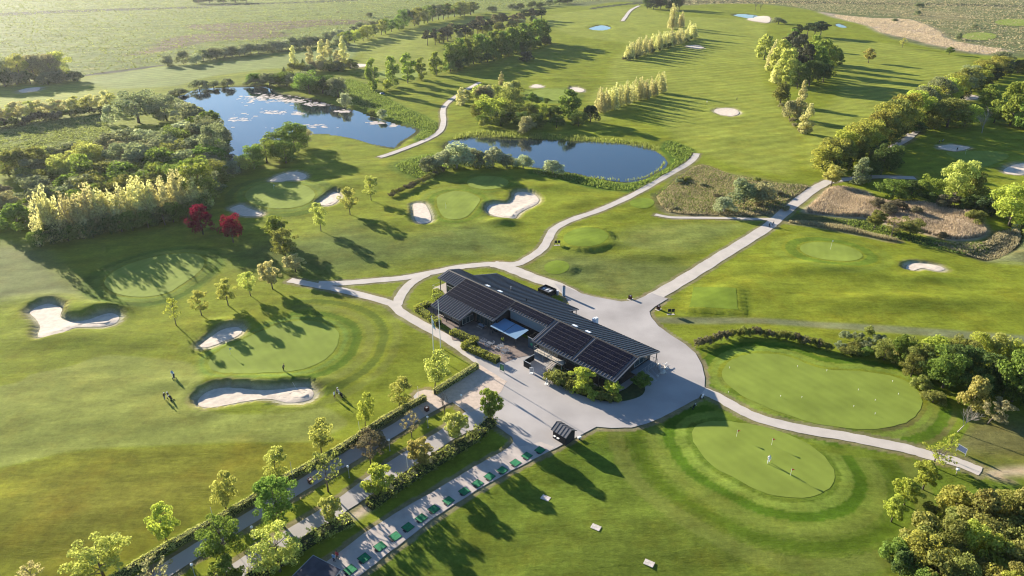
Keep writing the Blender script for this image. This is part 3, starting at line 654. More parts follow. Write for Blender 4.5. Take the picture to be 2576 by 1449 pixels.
LC = {  # leaf colours
 'yg': ((.310, .335, .100), .5), 'green': ((.130, .190, .042), .45), 'bright': ((.190, .240, .050), .45), 'pale': ((.415, .405, .205), .45),
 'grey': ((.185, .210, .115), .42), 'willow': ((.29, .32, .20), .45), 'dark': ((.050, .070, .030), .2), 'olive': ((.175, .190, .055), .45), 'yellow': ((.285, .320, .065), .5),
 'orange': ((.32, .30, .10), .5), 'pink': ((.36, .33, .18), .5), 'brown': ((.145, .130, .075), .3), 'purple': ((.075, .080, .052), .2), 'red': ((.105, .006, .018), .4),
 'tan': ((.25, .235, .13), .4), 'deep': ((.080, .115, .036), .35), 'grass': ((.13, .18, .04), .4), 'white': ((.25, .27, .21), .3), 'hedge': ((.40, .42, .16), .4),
 'gold': ((.255, .250, .060), .5), 'bronze': ((.215, .205, .062), .45)}
def leaf(c):
    col, t = LC[c]
    if c == 'red': return leafmat('leaf_' + c, col, t, tcol=(.22, .008, .03))
    return leafmat('leaf_' + c, col, t)
NAMES = {'open': 'broad_tree', 'round': 'round_tree', 'lime': 'young_tree', 'bush': 'bushy_tree', 'big': 'broad_tree', 'poplar': 'poplar_tree', 'column': 'poplar_tree', 'maple': 'leafy_tree', 'pine': 'pine_tree', 'fir': 'fir_tree', 'sparse': 'sparse_tree', 'shrub': 'shrub', 'bare': 'bare_tree'}
nthing = 0
def tree(kind, u, v, vt, w, c, label, group=None, var=None, lean=0, zoff=0):
    global nthing
    nthing += 1
    x, y = P(u, v); h = hgt(u, v, vt); W = w * (y * CP + CH * SP) / FPX
    r = random.Random(nthing * 13)
    name = NAMES[kind]; z = max(gz(x, y), -.6) + zoff
    e = empty(name, (x, y, z), r.uniform(0, 6.28) if not lean else 0, label, 'shrub' if kind == 'shrub' else 'tree', group)
    if kind == 'bare':
        k = ('bare', var or 0)
        if k not in PROTO: PROTO[k] = (bare_mesh(5 + (var or 0), lean), None)
        o = link('trunk', PROTO[k][0], BARK if c != 'palebark' else PALEBARK, e); o.scale = (h, h, h); return e
    cr, tk = proto(kind, nthing % 3 if var is None else var)
    W *= 1.06
    o = link('crown', cr, leaf(c), e); o.scale = (W, W, h * 1.0)
    if lean: o.rotation_euler = (0, lean, 0)
    if kind not in ('shrub',):
        t = link('trunk', tk, PALEBARK if c in ('pale', 'willow') else BARK, e); t.scale = (W, W, h)
        if lean: t.rotation_euler = (0, lean, 0)
    return e
def row(kind, a, b, n, w, cols, label, group, jit=6, jh=.15, bend=None):
    """a, b = (u, base v, top v) ends of the row"""
    r = random.Random(int(a[0] * 7 + b[1]) + n)
    for i in range(n):
        t = i / max(1, n - 1); m = [a[k] + (b[k] - a[k]) * t for k in range(3)]
        if bend: k = 4 * t * (1 - t); m[1] += bend * k; m[2] += bend * k
        du, dv = r.uniform(-jit, jit), r.uniform(-jit, jit) * .4; hh = (m[1] - m[2]) * (1 + r.uniform(-jh, jh))
        ww = w[0] + (w[1] - w[0]) * t if isinstance(w, tuple) else w
        tree(kind if isinstance(kind, str) else r.choice(kind), m[0] + du, m[1] + dv, m[1] + dv - hh, ww * r.uniform(.85, 1.18), r.choice(cols) if isinstance(cols, (list, tuple)) else cols, label, group)
def fill(kinds, poly, n, hpx, w, cols, label, group, seed=1):
    r = random.Random(seed); A = np.array(poly); k = 0; pts = []
    tries = 0
    while k < n and tries < n * 300:
        tries += 1
        u, v = r.uniform(*[float(q) for q in (A[:, 0].min(), A[:, 0].max())]), r.uniform(float(A[:, 1].min()), float(A[:, 1].max()))
        if sdist(np.array([u]), np.array([v]), poly, 50)[0] > 0: continue
        if any(abs(u - a) < w * .5 * (1 - tries / (n * 400)) and abs(v - b) < w * .3 * (1 - tries / (n * 400)) for a, b in pts): continue
        pts.append((u, v)); k += 1
        hh = hpx * r.uniform(.75, 1.2)
        tree(r.choice(kinds), u, v, v - hh, w * r.uniform(.8, 1.25), r.choice(cols), label, group)
# young limes along the clipped hedge (upper row of the avenue)
T = tree; G1 = 'young limes along the long clipped hedge'
T('lime',1094,981,884,72,'yg','yellow green young tree at the upper end of the short hedge',G1,lean=.10)
T('lime',1004,1025,950,60,'yg','yellow green young tree just below the gravel turning space',G1,lean=.12)
T('lime',919,1075,989,46,'yellow','narrow yellow green tree left of the pole by the hedge',G1,lean=.10)
T('lime',809,1141,1057,66,'yg','yellow green tree above the gap in the long hedge',G1,lean=.05)
T('lime',695,1209,1128,64,'yg','yellow green hedge tree left of the gap with a pole on its right',G1,lean=.08)
T('lime',569,1283,1189,66,'yg','tall yellow green tree standing alone on the hedge line',G1,lean=.10)
T('lime',422,1369,1275,76,'yellow','bright yellow green tree with a thick fork above the hedge',G1)
T('open',262,1452,1360,138,'yg','wide yellow green tree at the bottom left',G1)
T('sparse',94,1478,1416,70,'pink','pinkish sparse tree cut by the bottom edge at the left',G1,var=1)
G2='trees on the grass median of the avenue'
T('bare',1120,1050,975,60,'bark','bare grey tree beside the round lamp at the top of the median',G2,var=0)
T('sparse',1036,1100,1035,55,'tan','thin brownish tree in the median below the litter bin',G2,var=0)
T('sparse',933,1169,1082,95,'brown','sparse brown leaved tree in the middle of the median',G2,var=1)
T('bush',938,1118,1086,70,'brown','brown bush in the shade of the hedge end',None)
T('sparse',826,1237,1139,100,'olive','sparse olive tree with a pale trunk in the median',G2,var=2)
T('open',703,1314,1209,122,'green','big round green tree in the median',G2)
T('open',567,1404,1306,108,'green','dark green round tree lower down the median',G2)
T('sparse',398,1482,1412,100,'tan','sparse brown tree at the bottom edge of the median',G2,var=0)
G3='trees on the lower side of the avenue'
T('round',1234,1063,979,66,'bright','bright green tree at the corner of the yard',G3,var=1)
T('round',1146,1114,1037,72,'yg','full yellow green tree at the upper end of the shaggy hedge',G3)
T('round',1063,1172,1102,76,'orange','orange tinted tree over the shaggy hedge',G3,var=2)
T('round',955,1250,1172,82,'yellow','bright yellow tree at the lower end of the shaggy hedge',G3,var=0)
T('round',835,1324,1249,62,'yg','yellow green tree just above the sandy gap',G3,var=1)
T('open',705,1437,1327,114,'yg','large yellow green tree near the hut roof',G3)
T('round',578,1480,1405,86,'bright','green tree cut by the bottom edge beside the road',G3)
G4='young trees in a row above the left practice green'
T('sparse',444,820,751,48,'yellow','almost bare young tree farthest left in the row',G4,var=1)
T('lime',508,795,731,48,'yg','small yellow green tree whose shadow ends in the slanting bunker',G4)
T('lime',575,771,704,52,'yg','third young tree of the row above the practice green',G4)
T('lime',631,748,686,44,'yg','fourth young tree of the row above the practice green',G4)
T('round',686,728,657,60,'pink','pinkish yellow tree by the end of the path',G4)
T('open',719,652,580,76,'olive','olive tree in front of a bright green tree',None)
T('round',700,612,550,72,'bright','bright green round tree behind the olive tree',None)
T('round',744,684,640,62,'pink','pale pink tree leaning over the start of the path',None)
G5='three slim young trees on the open slope'
T('lime',808,584,511,42,'yg','nearest slim tree of the three on the slope below the deep bunker',G5,var=0)
T('lime',881,541,476,50,'yg','middle slim tree of the three on the slope',G5,var=1)
T('lime',934,505,442,42,'yg','farthest slim tree of the three on the slope',G5,var=2)
T('big',512,592,517,64,'red','dark red tree on the left, close to the wood',"two dark red trees")
T('big',588,614,538,60,'red','dark red tree on the right with its trunk in sun',"two dark red trees")
# the large wood on the left
GW='trees of the wood on the left'
row('poplar',(124,612,486),(502,528,424),15,(86,70),'pale','pale cream poplar in the front row of the left wood','pale poplars along the front of the wood',jit=8,jh=.14)
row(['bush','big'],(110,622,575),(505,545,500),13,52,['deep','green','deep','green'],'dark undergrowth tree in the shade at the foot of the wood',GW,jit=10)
fill(['big','bush'],[(60,560),(180,500),(330,440),(520,420),(545,500),(480,500),(330,515),(150,560)],42,68,92,['green','grey','green','olive','bright'],'mixed green tree inside the left wood',GW,3)
T('big',508,520,412,110,'bright','large bright green tree at the right tip of the wood',GW)
T('big',455,492,400,96,'green','round green tree behind the cream poplars',GW)
T('big',222,470,388,64,'bright','bright green tree beside the short left path',GW)
fill(['bush','shrub'],[(-40,500),(80,470),(160,500),(110,580),(40,590),(-40,570)],9,44,80,['tan','grey','brown'],'brownish scrub bush at the left edge of the wood','scrub at the left edge',5)
T('bush',52,580,510,80,'green','clipped looking green bush by the left edge of the wood',None)
fill(['bush','big'],[(20,440),(120,420),(225,385),(240,430),(180,455),(60,470)],16,58,70,['grey','olive','grey','yg'],'grey green tree of the belt left of the short path','belt of trees left of the short path',8)
fill(['bush','big'],[(280,400),(330,372),(440,380),(470,440),(380,440),(300,420)],18,58,78,['willow','grey','tan','grey'],'grey green bush between the short path and the pond','bushes between path and left pond',9)
fill(['bush','big'],[(440,400),(500,330),(560,360),(560,400),(530,440),(470,450)],14,74,76,['grey','green','willow','grey'],'willow on the near bank of the left pond','willows on the near bank of the left pond',10)
T('big',350,310,222,118,'grey','huge rounded grey willow left of the pond',None)
T('big',420,304,240,88,'grey','second rounded willow left of the pond','willows left of the pond')
T('big',470,312,258,70,'willow','silvery willow at the left tip of the pond','willows left of the pond')
T('big',517,378,284,76,'grey','dark willow standing at the water edge of the left pond','willows left of the pond')
T('big',548,412,306,84,'grey','tall dark willow at the narrow left arm of the pond','willows left of the pond')
T('bush',282,312,262,40,'willow','small silvery bush beside the huge willow',None)
row('lime',(-10,316,272),(290,275,232),17,(40,34),['pale','pink','yg','pale'],'small pale tree in the hazy row at the left','hazy row of small pale trees',jit=5)
row('shrub',(-10,325,298),(270,282,262),14,40,['olive','brown','deep'],'dark undergrowth shrub under the hazy tree row','undergrowth of the hazy row',jit=5)
row(['big','bush'],(-20,212,148),(160,196,132),8,58,['yg','tan','grey'],'hazy yellow tree of the far left clump','far left clump of trees',jit=8)
row('bush',(-20,222,185),(180,200,172),7,50,['deep','grey'],'dark hazy bush at the foot of the far left clump','far left clump of trees',jit=8)
# hedge line and rows at the top left
T('bush',422,166,138,42,'willow','round grey bush at the left end of the far hedge',None)
T('bush',463,162,126,38,'grey','grey bush second from the left end of the far hedge',None)
T('bush',494,161,134,36,'willow','pale round bush in front of the far hedge',None)
row('bush',(515,152,124),(840,108,80),20,(42,40),['grey','willow','grey'],'grey green bush of the continuous far hedge','bushes of the far hedge',jit=4)
row('bush',(850,96,74),(960,66,46),6,34,['willow','grey'],'hazy bush beyond the far tree row','hazy bushes beyond the far tree row',jit=6)
row(['round','big'],(850,120,82),(1004,76,44),11,36,['yg','grey','green','yellow'],'far tree with visible trunk along the upper left fairway','row of far trees with bare trunks',jit=4)
row(['round','big'],(1015,70,22),(1195,34,4),15,38,['grey','olive','green','yg'],'far tree in the upper part of the long row','row of far trees with bare trunks',jit=4)
T('bush',929,43,30,22,'grey','single far bush standing in the meadow',None)
T('bush',1238,31,12,34,'grey','single far grey bush right of the long row',None)
row('bush',(1290,26,10),(1430,10,-6),7,28,['deep','grey'],'dark far bush at the upper edge','dark far bushes at the upper edge',jit=4)
row('big',(500,8,-14),(620,8,-16),5,34,['deep','dark'],'dark tree touching the top edge on the left','dark trees at the top edge',jit=4)
row('big',(1628,24,-12),(1712,26,-14),6,30,['deep','purple'],'dark far tree beside the top path','dark far trees beside the top path',jit=5)
row('bare',(1740,18,-2),(1800,16,-4),4,12,'bark','thin bare far tree near the top edge','thin bare trees near the top edge',jit=6)
T('bare',1900,26,-3,20,'bark','bare far tree left of the distant pond','thin bare trees near the top edge')
T('bare',1913,27,2,20,'bark','bare far tree right beside another by the distant pond','thin bare trees near the top edge')
# group by the left pond
for a in [(741,168,115,24),(781,161,116,24),(869,168,92,30),(816,173,100,34),(828,140,100,22),(852,175,128,30)]:
    T('column',*a,'pale','pale birch standing above the left pond','pale birches above the left pond')
for a in [(764,172,146,22),(834,171,138,22),(808,175,150,18),(715,182,168,14)]: T('fir',*a,'deep','small dark fir among the pale birches','dark firs among the birches')
row('bush',(740,186,160),(880,176,152),9,34,['tan','brown','olive','grey'],'brownish bush under the birches','bushes under the birches',jit=8)
row(['bush','big'],(650,214,184),(850,245,196),10,(52,62),['grey','green','deep','grey'],'green bush on the far bank of the left pond','bushes on the far bank of the left pond',jit=8,bend=-8)
T('big',779,236,176,78,'green','large green bush overhanging the left pond',None)
T('bush',869,268,231,42,'willow','round silvery willow bush on the pond shore',None)
T('bush',961,296,272,30,'willow','small silvery bush on the bank right of the round willow',None)
T('shrub',935,288,272,24,'olive','low shrub right at the foot of the round willow',None)
for a in [(450,236,221,50),(502,224,198,56),(537,219,201,38),(573,217,195,36),(640,214,196,50)]: T('bush',*a,'grey','small round bush on the upper shore of the left pond','round bushes on the upper shore')
# bushes between pond and bunker
for i,(u,v,vt,ww,c) in enumerate([(582,442,402,50,'willow'),(606,434,392,52,'yg'),(640,424,366,66,'green'),(672,410,345,70,'bright'),(706,396,325,76,'green'),(742,382,308,84,'green'),(765,366,318,52,'tan'),(720,410,352,70,'green')]):
    T('big' if i>1 else 'bush',u,v,vt,ww,c,'green bush in the tongue of bushes beside the left pond','tongue of bushes beside the left pond')
# bright maples and pines at the top centre
for i,a in enumerate([(941,228,150,42),(989,216,142,40),(1026,208,131,42),(1061,200,145,34),(1099,188,130,38)]):
    T('maple',*a,'bright',['first bright green tree from the left beside the pond fairway','second bright green tree from the left','third bright green tree, the tallest of the group','fourth and slimmest bright green tree of the group','fifth bright green tree, next to the dense row'][i],'separate bright green trees')
T('bush',976,226,200,34,'yellow','yellow green bush between the bright green trees',None)
row('maple',(1130,176,108),(1368,108,48),22,(46,44),['bright','green'],'bright green tree of the dense far row','dense row of bright green trees',jit=5,jh=.1)
row('bush',(1130,180,150),(1368,116,92),14,34,['deep','green'],'dark low bush at the foot of the bright row','low bushes under the bright row',jit=5)
row('pine',(1081,116,72),(1360,48,20),20,(32,36),['purple','dark','brown'],'dark pine behind the bright green row','dark pines behind the bright row',jit=7)
row('bush',(1100,108,84),(1340,60,40),10,30,['grey','olive'],'grey green bush among the dark pines','bushes among the dark pines',jit=7)
T('bush',1325,155,128,44,'purple','dark grey bush in the shadow of the bright row',None)
# by the second pond
T('column',1164,264,222,40,'pale','pale birch at the bend of the north path',None)
T('column',1261,214,182,18,'pale','single slim pale tree on the meadow above the pond bushes',None)
row('bush',(1180,250,218),(1290,240,208),7,44,['pale','tan','yg'],'pale bush behind the pond thicket','pale bushes behind the pond thicket',jit=9)
for a,c in [((1236,300,238,84),'yellow'),((1285,296,222,76),'olive'),((1205,300,262,50),'olive'),((1330,300,258,50),'olive'),((1363,300,262,52),'yellow'),((1395,305,268,44),'deep'),((1260,318,272,60),'deep'),((1310,322,282,50),'deep'),((1350,322,285,50),'deep'),((1400,322,288,44),'deep'),((1455,318,282,50),'deep'),((1215,318,290,40),'green')]:
    T('big',*a,c,'tree of the thicket above the second pond','thicket above the second pond')
T('maple',1430,300,227,62,'green','tall green tree in the middle of the pond thicket',None)
for a in [(1338,264,232,26),(1352,266,243,20),(1374,264,247,22)]: T('round',*a,'green','small round tree in front of the distant green','small trees in front of the distant green')
T('bush',1325,334,293,54,'tan','grey brown bush on the far bank of the second pond',None)
T('bush',1485,306,262,46,'dark','almost black bush at the left end of the cream poplars',None)
T('shrub',1213,322,296,20,'yg','small bright shrub at the left end of the second pond',None)
row('poplar',(1508,284,222),(1658,234,186),10,(44,40),'pale','cream poplar of the row right of the pond thicket','cream poplars right of the pond thicket',jit=3,jh=.12)
row('poplar',(1583,150,104),(1735,98,58),14,(30,36),'pale','cream poplar of the long far row','cream poplars of the long far row',jit=3,jh=.12)
row('shrub',(1583,151,138),(1735,101,86),12,22,'deep','dark low shrub under the far cream poplars','low shrubs under the far poplars',jit=3)
T('poplar',1692,74,10,32,'pale','tallest cream poplar, standing apart at the top',None)
T('poplar',1712,70,28,30,'pale','cream poplar beside the tallest one',None)
T('shrub',1570,150,140,20,'brown','brown shrub at the near end of the long far poplar row',None)
# clump at the upper right
GC='trees of the upper right clump'
for k,u,v,vt,ww,c in [('maple',1922,150,86,48,'yg'),('poplar',1938,178,100,44,'pale'),('maple',1955,198,100,64,'yg'),('maple',1975,212,120,58,'yg'),('poplar',1950,208,150,40,'pale'),('pine',1985,150,80,46,'purple'),('pine',2003,178,84,48,'purple'),('pine',2018,200,110,46,'purple'),('maple',2040,160,90,48,'bright'),('maple',2062,186,98,56,'bright'),('maple',2050,200,118,56,'green'),('maple',2084,176,116,44,'bright'),('maple',2100,166,122,36,'green'),('big',2035,215,150,60,'deep'),('big',2070,208,150,50,'deep'),('big',2005,222,160,50,'deep'),('maple',1990,120,72,40,'green')]:
    T(k,u,v,vt,ww,c,'tree of the dense clump between the two upper right fairways',GC)
for a in [(2063,93,54,42),(2048,95,56,38),(2030,92,58,36),(2006,96,62,34)]: T('pine',*a,'dark','dark flat topped pine at the top of the clump','flat topped pines above the clump')
T('bush',1962,262,208,52,'olive','olive bush at the lower left of the clump',None); T('bush',1985,300,252,44,'tan','brownish bush left of the tall cream poplars',None)
T('column',2010,300,205,34,'pale','tall cream poplar at the lower end of the clump','two tall cream poplars below the clump'); T('column',2024,338,262,42,'pale','lower of the two tall cream poplars below the clump','two tall cream poplars below the clump')
row('shrub',(1962,272,258),(2010,335,318),6,18,'tan','low brown shrub along the edge below the clump','brown shrubs below the clump',jit=3)
T('round',2184,158,120,34,'orange','small orange tree alone on the upper right fairway',None); T('sparse',2269,120,95,22,'orange','thin orange tree beside the dry reed belt',None,var=1)
T('round',2387,137,117,24,'green','small green tree at the right side of the reed belt',None)
for a in [(2307,39,26,22),(2312,18,6,26),(2409,101,82,20),(2450,71,62,20),(1958,60,42,36),(2250,54,46,18)]: T('bush',*a,'grey','small far bush in the marsh at the upper right','small far bushes in the marsh')
# diagonal belt on the right
row('big',(2072,436,358),(2300,308,228),17,(90,86),['gold','yellow','gold','olive','bronze'],'autumn coloured tree of the diagonal belt','trees of the diagonal belt',jit=8)
row('big',(2310,296,214),(2515,178,132),17,(84,58),['gold','olive','yellow','grey','gold'],'olive tree in the upper half of the diagonal belt','trees of the diagonal belt',jit=8)
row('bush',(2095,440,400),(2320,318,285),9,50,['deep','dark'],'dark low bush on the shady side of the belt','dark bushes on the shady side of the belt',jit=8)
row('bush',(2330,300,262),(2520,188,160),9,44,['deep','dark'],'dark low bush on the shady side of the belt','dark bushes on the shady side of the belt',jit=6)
row('bush',(2530,178,146),(2640,190,150),5,46,['olive','deep'],'bush of the belt cut by the right edge','bushes at the right edge',jit=5)
T('big',2382,320,247,106,'olive','broad olive tree right of the diagonal belt',None); T('big',2425,318,252,70,'yellow','yellow green tree beside the broad olive tree',None); T('big',2350,324,262,66,'olive','small olive tree against the diagonal belt',None)
T('bare',2469,336,264,60,'palebark','pale bare tree in front of the green trees at the right',None,var=1); T('maple',2482,270,212,48,'bright','bright green tree behind the pale bare tree',None)
T('maple',2540,316,204,86,'bright','large bright green tree at the right edge',None); T('maple',2590,330,215,90,'green','green tree half outside the right edge',None); T('big',2500,310,262,60,'green','low green tree behind the pale bare tree',None)
T('round',2090,470,416,58,'orange','orange tree where the road enters the trees',None); T('column',2162,463,397,52,'grey','grey green birch beside the orange tree',None)
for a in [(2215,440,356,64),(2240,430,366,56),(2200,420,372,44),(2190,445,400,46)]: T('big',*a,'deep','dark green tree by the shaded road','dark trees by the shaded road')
T('big',2244,500,452,92,'green','green shrub mass above the reeds',None); T('big',2290,500,456,70,'deep','dark green bush above the reeds',None); T('big',2332,504,436,64,'bright','bright yellow green tree above the reeds',None); T('big',2400,505,400,96,'yg','tall yellow green tree in front of the right hand green',None); T('big',2440,510,432,60,'olive','olive tree right of the tall yellow green one',None)
row('bush',(2340,515,480),(2500,540,500),7,50,['deep','brown','dark'],'dark bush behind the reeds','dark bushes behind the reeds',jit=8)
T('big',2540,562,458,128,'yellow','large yellow tree at the right edge above the stream',None); T('big',2590,520,450,100,'yellow','yellow tree cut by the right edge',None); T('bush',2452,562,523,52,'olive','small olive bush left of the large yellow tree',None)
T('round',2199,575,528,50,'olive','small tree at the lower edge of the reeds',None); T('sparse',2242,596,547,52,'olive','sparse pale stemmed tree at the lower edge of the reeds',None); T('big',2289,590,546,64,'olive','olive bush among the reeds',None)
for a in [(2205,524,500,46),(2255,532,505,56),(2230,540,512,44),(2370,600,585,30),(2300,545,520,40)]: T('bush',*a,'brown','brown bush inside the reeds','brown bushes inside the reeds')
# middle scrub and pond shrubs
T('bush',1870,514,444,84,'grey','large grey bush in the scrub by the road',None); T('bush',1918,512,460,76,'tan','brownish grey bush right of the large grey one',None); T('bush',1820,535,496,60,'willow','pale green willow bush in the scrub',None)
T('bush',1390,438,404,58,'willow','round grey bush on the near bank of the second pond',None); T('bush',1316,424,391,54,'willow','silvery willow bush at the right of the willow bank','willow bushes on the near bank')
for a,c in [((1081,432,394,58),'grey'),((1110,428,378,66),'willow'),((1150,426,362,92),'willow'),((1195,422,378,60),'grey'),((1240,420,370,62),'willow'),((1275,422,388,50),'grey'),((1180,410,374,60),'willow')]: T('bush',*a,c,'silvery willow bush on the near bank of the second pond','willow bushes on the near bank')
row('shrub',(984,494,480),(1112,434,418),15,22,['olive','brown'],'dark low shrub of the line running to the willows','line of low dark shrubs',jit=2)
rs = random.Random(31)
for i in range(16):
    u, v = rs.uniform(1690, 1985), rs.uniform(440, 532)
    if v < 425 + (u - 1763) * .22 or v > 560 - abs(u - 1830) * .12 or v < 470 - (u - 1690) * .5: continue
    T('shrub', u, v, v - rs.uniform(7, 16), rs.uniform(16, 34), rs.choice(['olive', 'grey', 'tan', 'brown', 'green']), 'low scrub bush between the two paths', 'low scrub between the paths')
for i in range(30):
    u, v = rs.uniform(560, 1180), rs.uniform(20, 100) * 1.0
    if v > 105 - (u - 500) * .10: continue
    T('shrub', u, v, v - rs.uniform(2, 4), rs.uniform(6, 14), rs.choice(['grey', 'tan', 'brown']), 'tiny bush in the far meadow', 'tiny bushes in the far meadow')
# juniper screen and thicket round the large putting green
row('shrub',(1757,872,848),(1840,848,824),9,26,['brown','olive'],'reddish brown shrub of the screen above the putting green','screen of reddish brown shrubs',jit=3)
row('shrub',(1850,845,822),(2080,885,860),22,26,['brown','olive','olive'],'reddish brown shrub of the screen above the putting green','screen of reddish brown shrubs',jit=3,bend=-9)
fill(['shrub'],[(2095,860),(2170,845),(2240,860),(2270,900),(2200,905),(2110,890)],16,24,40,['olive','green','grey','olive'],'low olive shrub right of the brown screen','low shrubs right of the brown screen',12)
for u,v,vt,ww,c in [(2222,908,860,60,'olive'),(2262,918,848,70,'green'),(2300,930,850,76,'olive'),(2245,915,870,50,'orange'),(2340,925,850,80,'yellow'),(2400,930,845,86,'olive'),(2450,915,842,70,'yellow'),(2497,920,842,76,'yg'),(2550,930,855,80,'yellow'),(2430,950,872,80,'deep'),(2380,960,872,90,'deep'),(2330,960,890,70,'deep'),(2480,985,900,90,'deep'),(2520,1000,920,80,'deep'),(2440,1005,930,80,'deep'),(2290,950,895,60,'olive'),(2600,960,870,90,'green')]:
    T('big',u,v,vt,ww,c,'tree of the thicket behind the putting green','thicket behind the putting green')
T('big',2370,978,872,100,'green','big fresh green tree leaning out of the thicket over the lawn',None); T('big',2544,1012,884,110,'green','big green tree at the right edge of the thicket',None)
T('bush',2440,1035,952,66,'orange','orange brown bush low in the thicket',None); T('bush',2345,1015,985,60,'olive','olive shrub at the lower tip of the thicket','olive shrubs at the thicket foot'); T('bush',2312,985,950,50,'olive','olive shrub below the big fresh green tree','olive shrubs at the thicket foot')
T('big',2600,1040,930,100,'deep','dark tree outside the right edge of the thicket',None)
T('bare',2407,1089,1014,60,'palebark','leaning bare pale tree at the thicket foot',None,var=2,lean=.45); T('lime',2482,1072,1008,64,'tan','leaning thin tree with few yellow leaves',None,lean=.35)
T('sparse',2342,1172,1117,84,'yellow','sparse yellow tree at the edge of the path',None,lean=.25); T('sparse',2372,1150,1090,40,'yellow','thin pole like tree behind the path end',None,lean=.2)
T('round',2322,1228,1164,70,'yellow','upper of the three yellow trees below the path','three yellow trees below the path'); T('round',2275,1268,1205,74,'yellow','middle one of the three yellow trees below the path','three yellow trees below the path'); T('round',2242,1312,1252,66,'yellow','lowest of the three yellow trees, with a mossy stump','three yellow trees below the path')
fill(['big','bush'],[(2290,1350),(2420,1290),(2560,1320),(2620,1400),(2600,1540),(2420,1560),(2300,1470)],30,78,100,['olive','gold','gold','bronze','yellow','bronze','olive'],'brownish yellow bush of the thicket in the lower right corner','thicket in the lower right corner',21)
row('bush',(2250,1420,1370),(2310,1490,1440),4,66,['green','deep'],'dark green bush at the left foot of the corner thicket','green bushes at the foot of the corner thicket',jit=10)
fill(['shrub'],[(2330,1290),(2400,1265),(2500,1275),(2560,1300),(2460,1310)],10,34,50,['olive','yg','olive'],'olive shrub at the top of the corner thicket','olive shrubs on top of the corner thicket',22)
# planting in front of the clubhouse
patch('planting_bed', WP([(1372,949),(1413,974),(1463,996),(1513,1009),(1550,1012),(1588,1006),(1616,994),(1622,975),(1600,960),(1560,985),(1500,975),(1440,940),(1400,918),(1372,935)],3), mat('bed_soil',(.055,.075,.022),.95,1.2,.3,.03), .12, 1.0)['kind']='structure'
T('round',1463,982,926,66,'yellow','bright yellow green tree in front of the solar roof',None,var=0); T('round',1541,996,958,56,'yellow','small bright tree at the corner of the solar roof',None,var=1); T('round',1613,978,938,58,'green','round green tree in the shade of the gable',None,var=2)
row('shrub',(1385,957,930),(1440,982,952),5,44,['olive'],'olive shrub at the left end of the clubhouse bed','olive shrubs in the clubhouse bed',jit=4)
row('shrub',(1450,990,962),(1548,1010,988),8,34,['olive','yellow'],'olive shrub along the edge of the clubhouse bed','olive shrubs in the clubhouse bed',jit=4,bend=4)
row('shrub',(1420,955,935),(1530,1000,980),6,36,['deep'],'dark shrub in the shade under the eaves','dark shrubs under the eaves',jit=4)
# ---- clipped hedges: a leafy box following a line
def hedge(name, pts, width, height, c, label, size=.075, dens=60, rough=.03):
    w = [P(u, v, height) for u, v in pts]; r = np.random.default_rng(int(pts[0][0])); PT = []; NR = []; mb = MB()
    for (a, b) in zip(w, w[1:]):
        dx, dy = b[0] - a[0], b[1] - a[1]; l = math.hypot(dx, dy); tx, ty = dx / l, dy / l; nx_, ny_ = -ty, tx; q = width / 2 - .12
        e = .35 if len(w) > 2 else 0
        vs = []
        for zz in (-.3, height - .12):
            for s_, t_ in ((-e, -q), (l + e, -q), (l + e, q), (-e, q)): vs.append((a[0] + tx * s_ + nx_ * t_, a[1] + ty * s_ + ny_ * t_, zz))
        mb.add(vs, [(0, 3, 2, 1), (4, 5, 6, 7), (0, 1, 5, 4), (1, 2, 6, 5), (2, 3, 7, 6), (3, 0, 4, 7)])
        n = int(l * (width + 2 * height) * dens)
        s = r.uniform(-e - .1, l + e + .1, n); k = r.uniform(0, 1, n) * (width + 2 * height); t = np.where(k < height, -width / 2, np.where(k < height + width, k - height - width / 2, width / 2)); z = np.where(k < height, k, np.where(k < height + width, height, k - height - width))
        nr = np.stack([np.where(k < height, -nx_, np.where(k < height + width, 0, nx_)), np.where(k < height, -ny_, np.where(k < height + width, 0, ny_)), np.where((k > height) & (k < height + width), 1, 0)], 1).astype(float)
        z = z * (1 + rough * 1.5 * np.sin(s * 1.3 + a[0]) + rough * np.sin(s * 3.7))
        t = t * (1 + rough * 2 * np.sin(s * 2.1 + 1))
        PT.append(np.stack([a[0] + tx * s + nx_ * t, a[1] + ty * s + ny_ * t, z], 1) + r.normal(0, rough, (n, 3))); NR.append(nr)
    for end, sg in ((w[0], -1), (w[-1], 1)):
        a, b = (w[0], w[1]) if sg < 0 else (w[-2], w[-1]); dx, dy = b[0] - a[0], b[1] - a[1]; l = math.hypot(dx, dy); tx, ty = dx / l * sg, dy / l * sg
        n = int(width * height * dens); t = r.uniform(-width / 2, width / 2, n); z = r.uniform(0, height, n)
        PT.append(np.stack([end[0] + tx * .25 - ty * t, end[1] + ty * .25 + tx * t, z], 1)); NR.append(np.tile([tx, ty, 0], (n, 1)))
    V, F = leaves(np.concatenate(PT), np.concatenate(NR), size, r, .5)
    c0 = w[0]; e = empty(name, (c0[0], c0[1], 0), 0, label, 'hedge')
    V = V - np.array([c0[0], c0[1], 0]); mb.v = [(x - c0[0], y - c0[1], z) for x, y, z in mb.v]
    link('foliage', mesh_from('hedge_leaves', V, F), leaf(c), e); mb.build('stems', mat('hedge_core', (.035, .045, .015), .95), e)
H=hedge
H('clipped_hedge',[(1066,995),(1014,1022),(965,1049),(909,1086),(867,1114)],1.0,1.35,'hedge','upper piece of the long clipped hedge, ending at the turning space')
H('clipped_hedge',[(858,1120),(769,1169),(706,1200),(644,1242),(537,1304),(425,1364),(350,1408),(287,1447),(240,1478)],1.0,1.35,'hedge','lower long piece of clipped hedge running out of the bottom edge')
H('clipped_hedge',[(1097,977),(1150,944),(1198,915)],1.0,1.35,'hedge','short clipped hedge beside the gravel plaza')
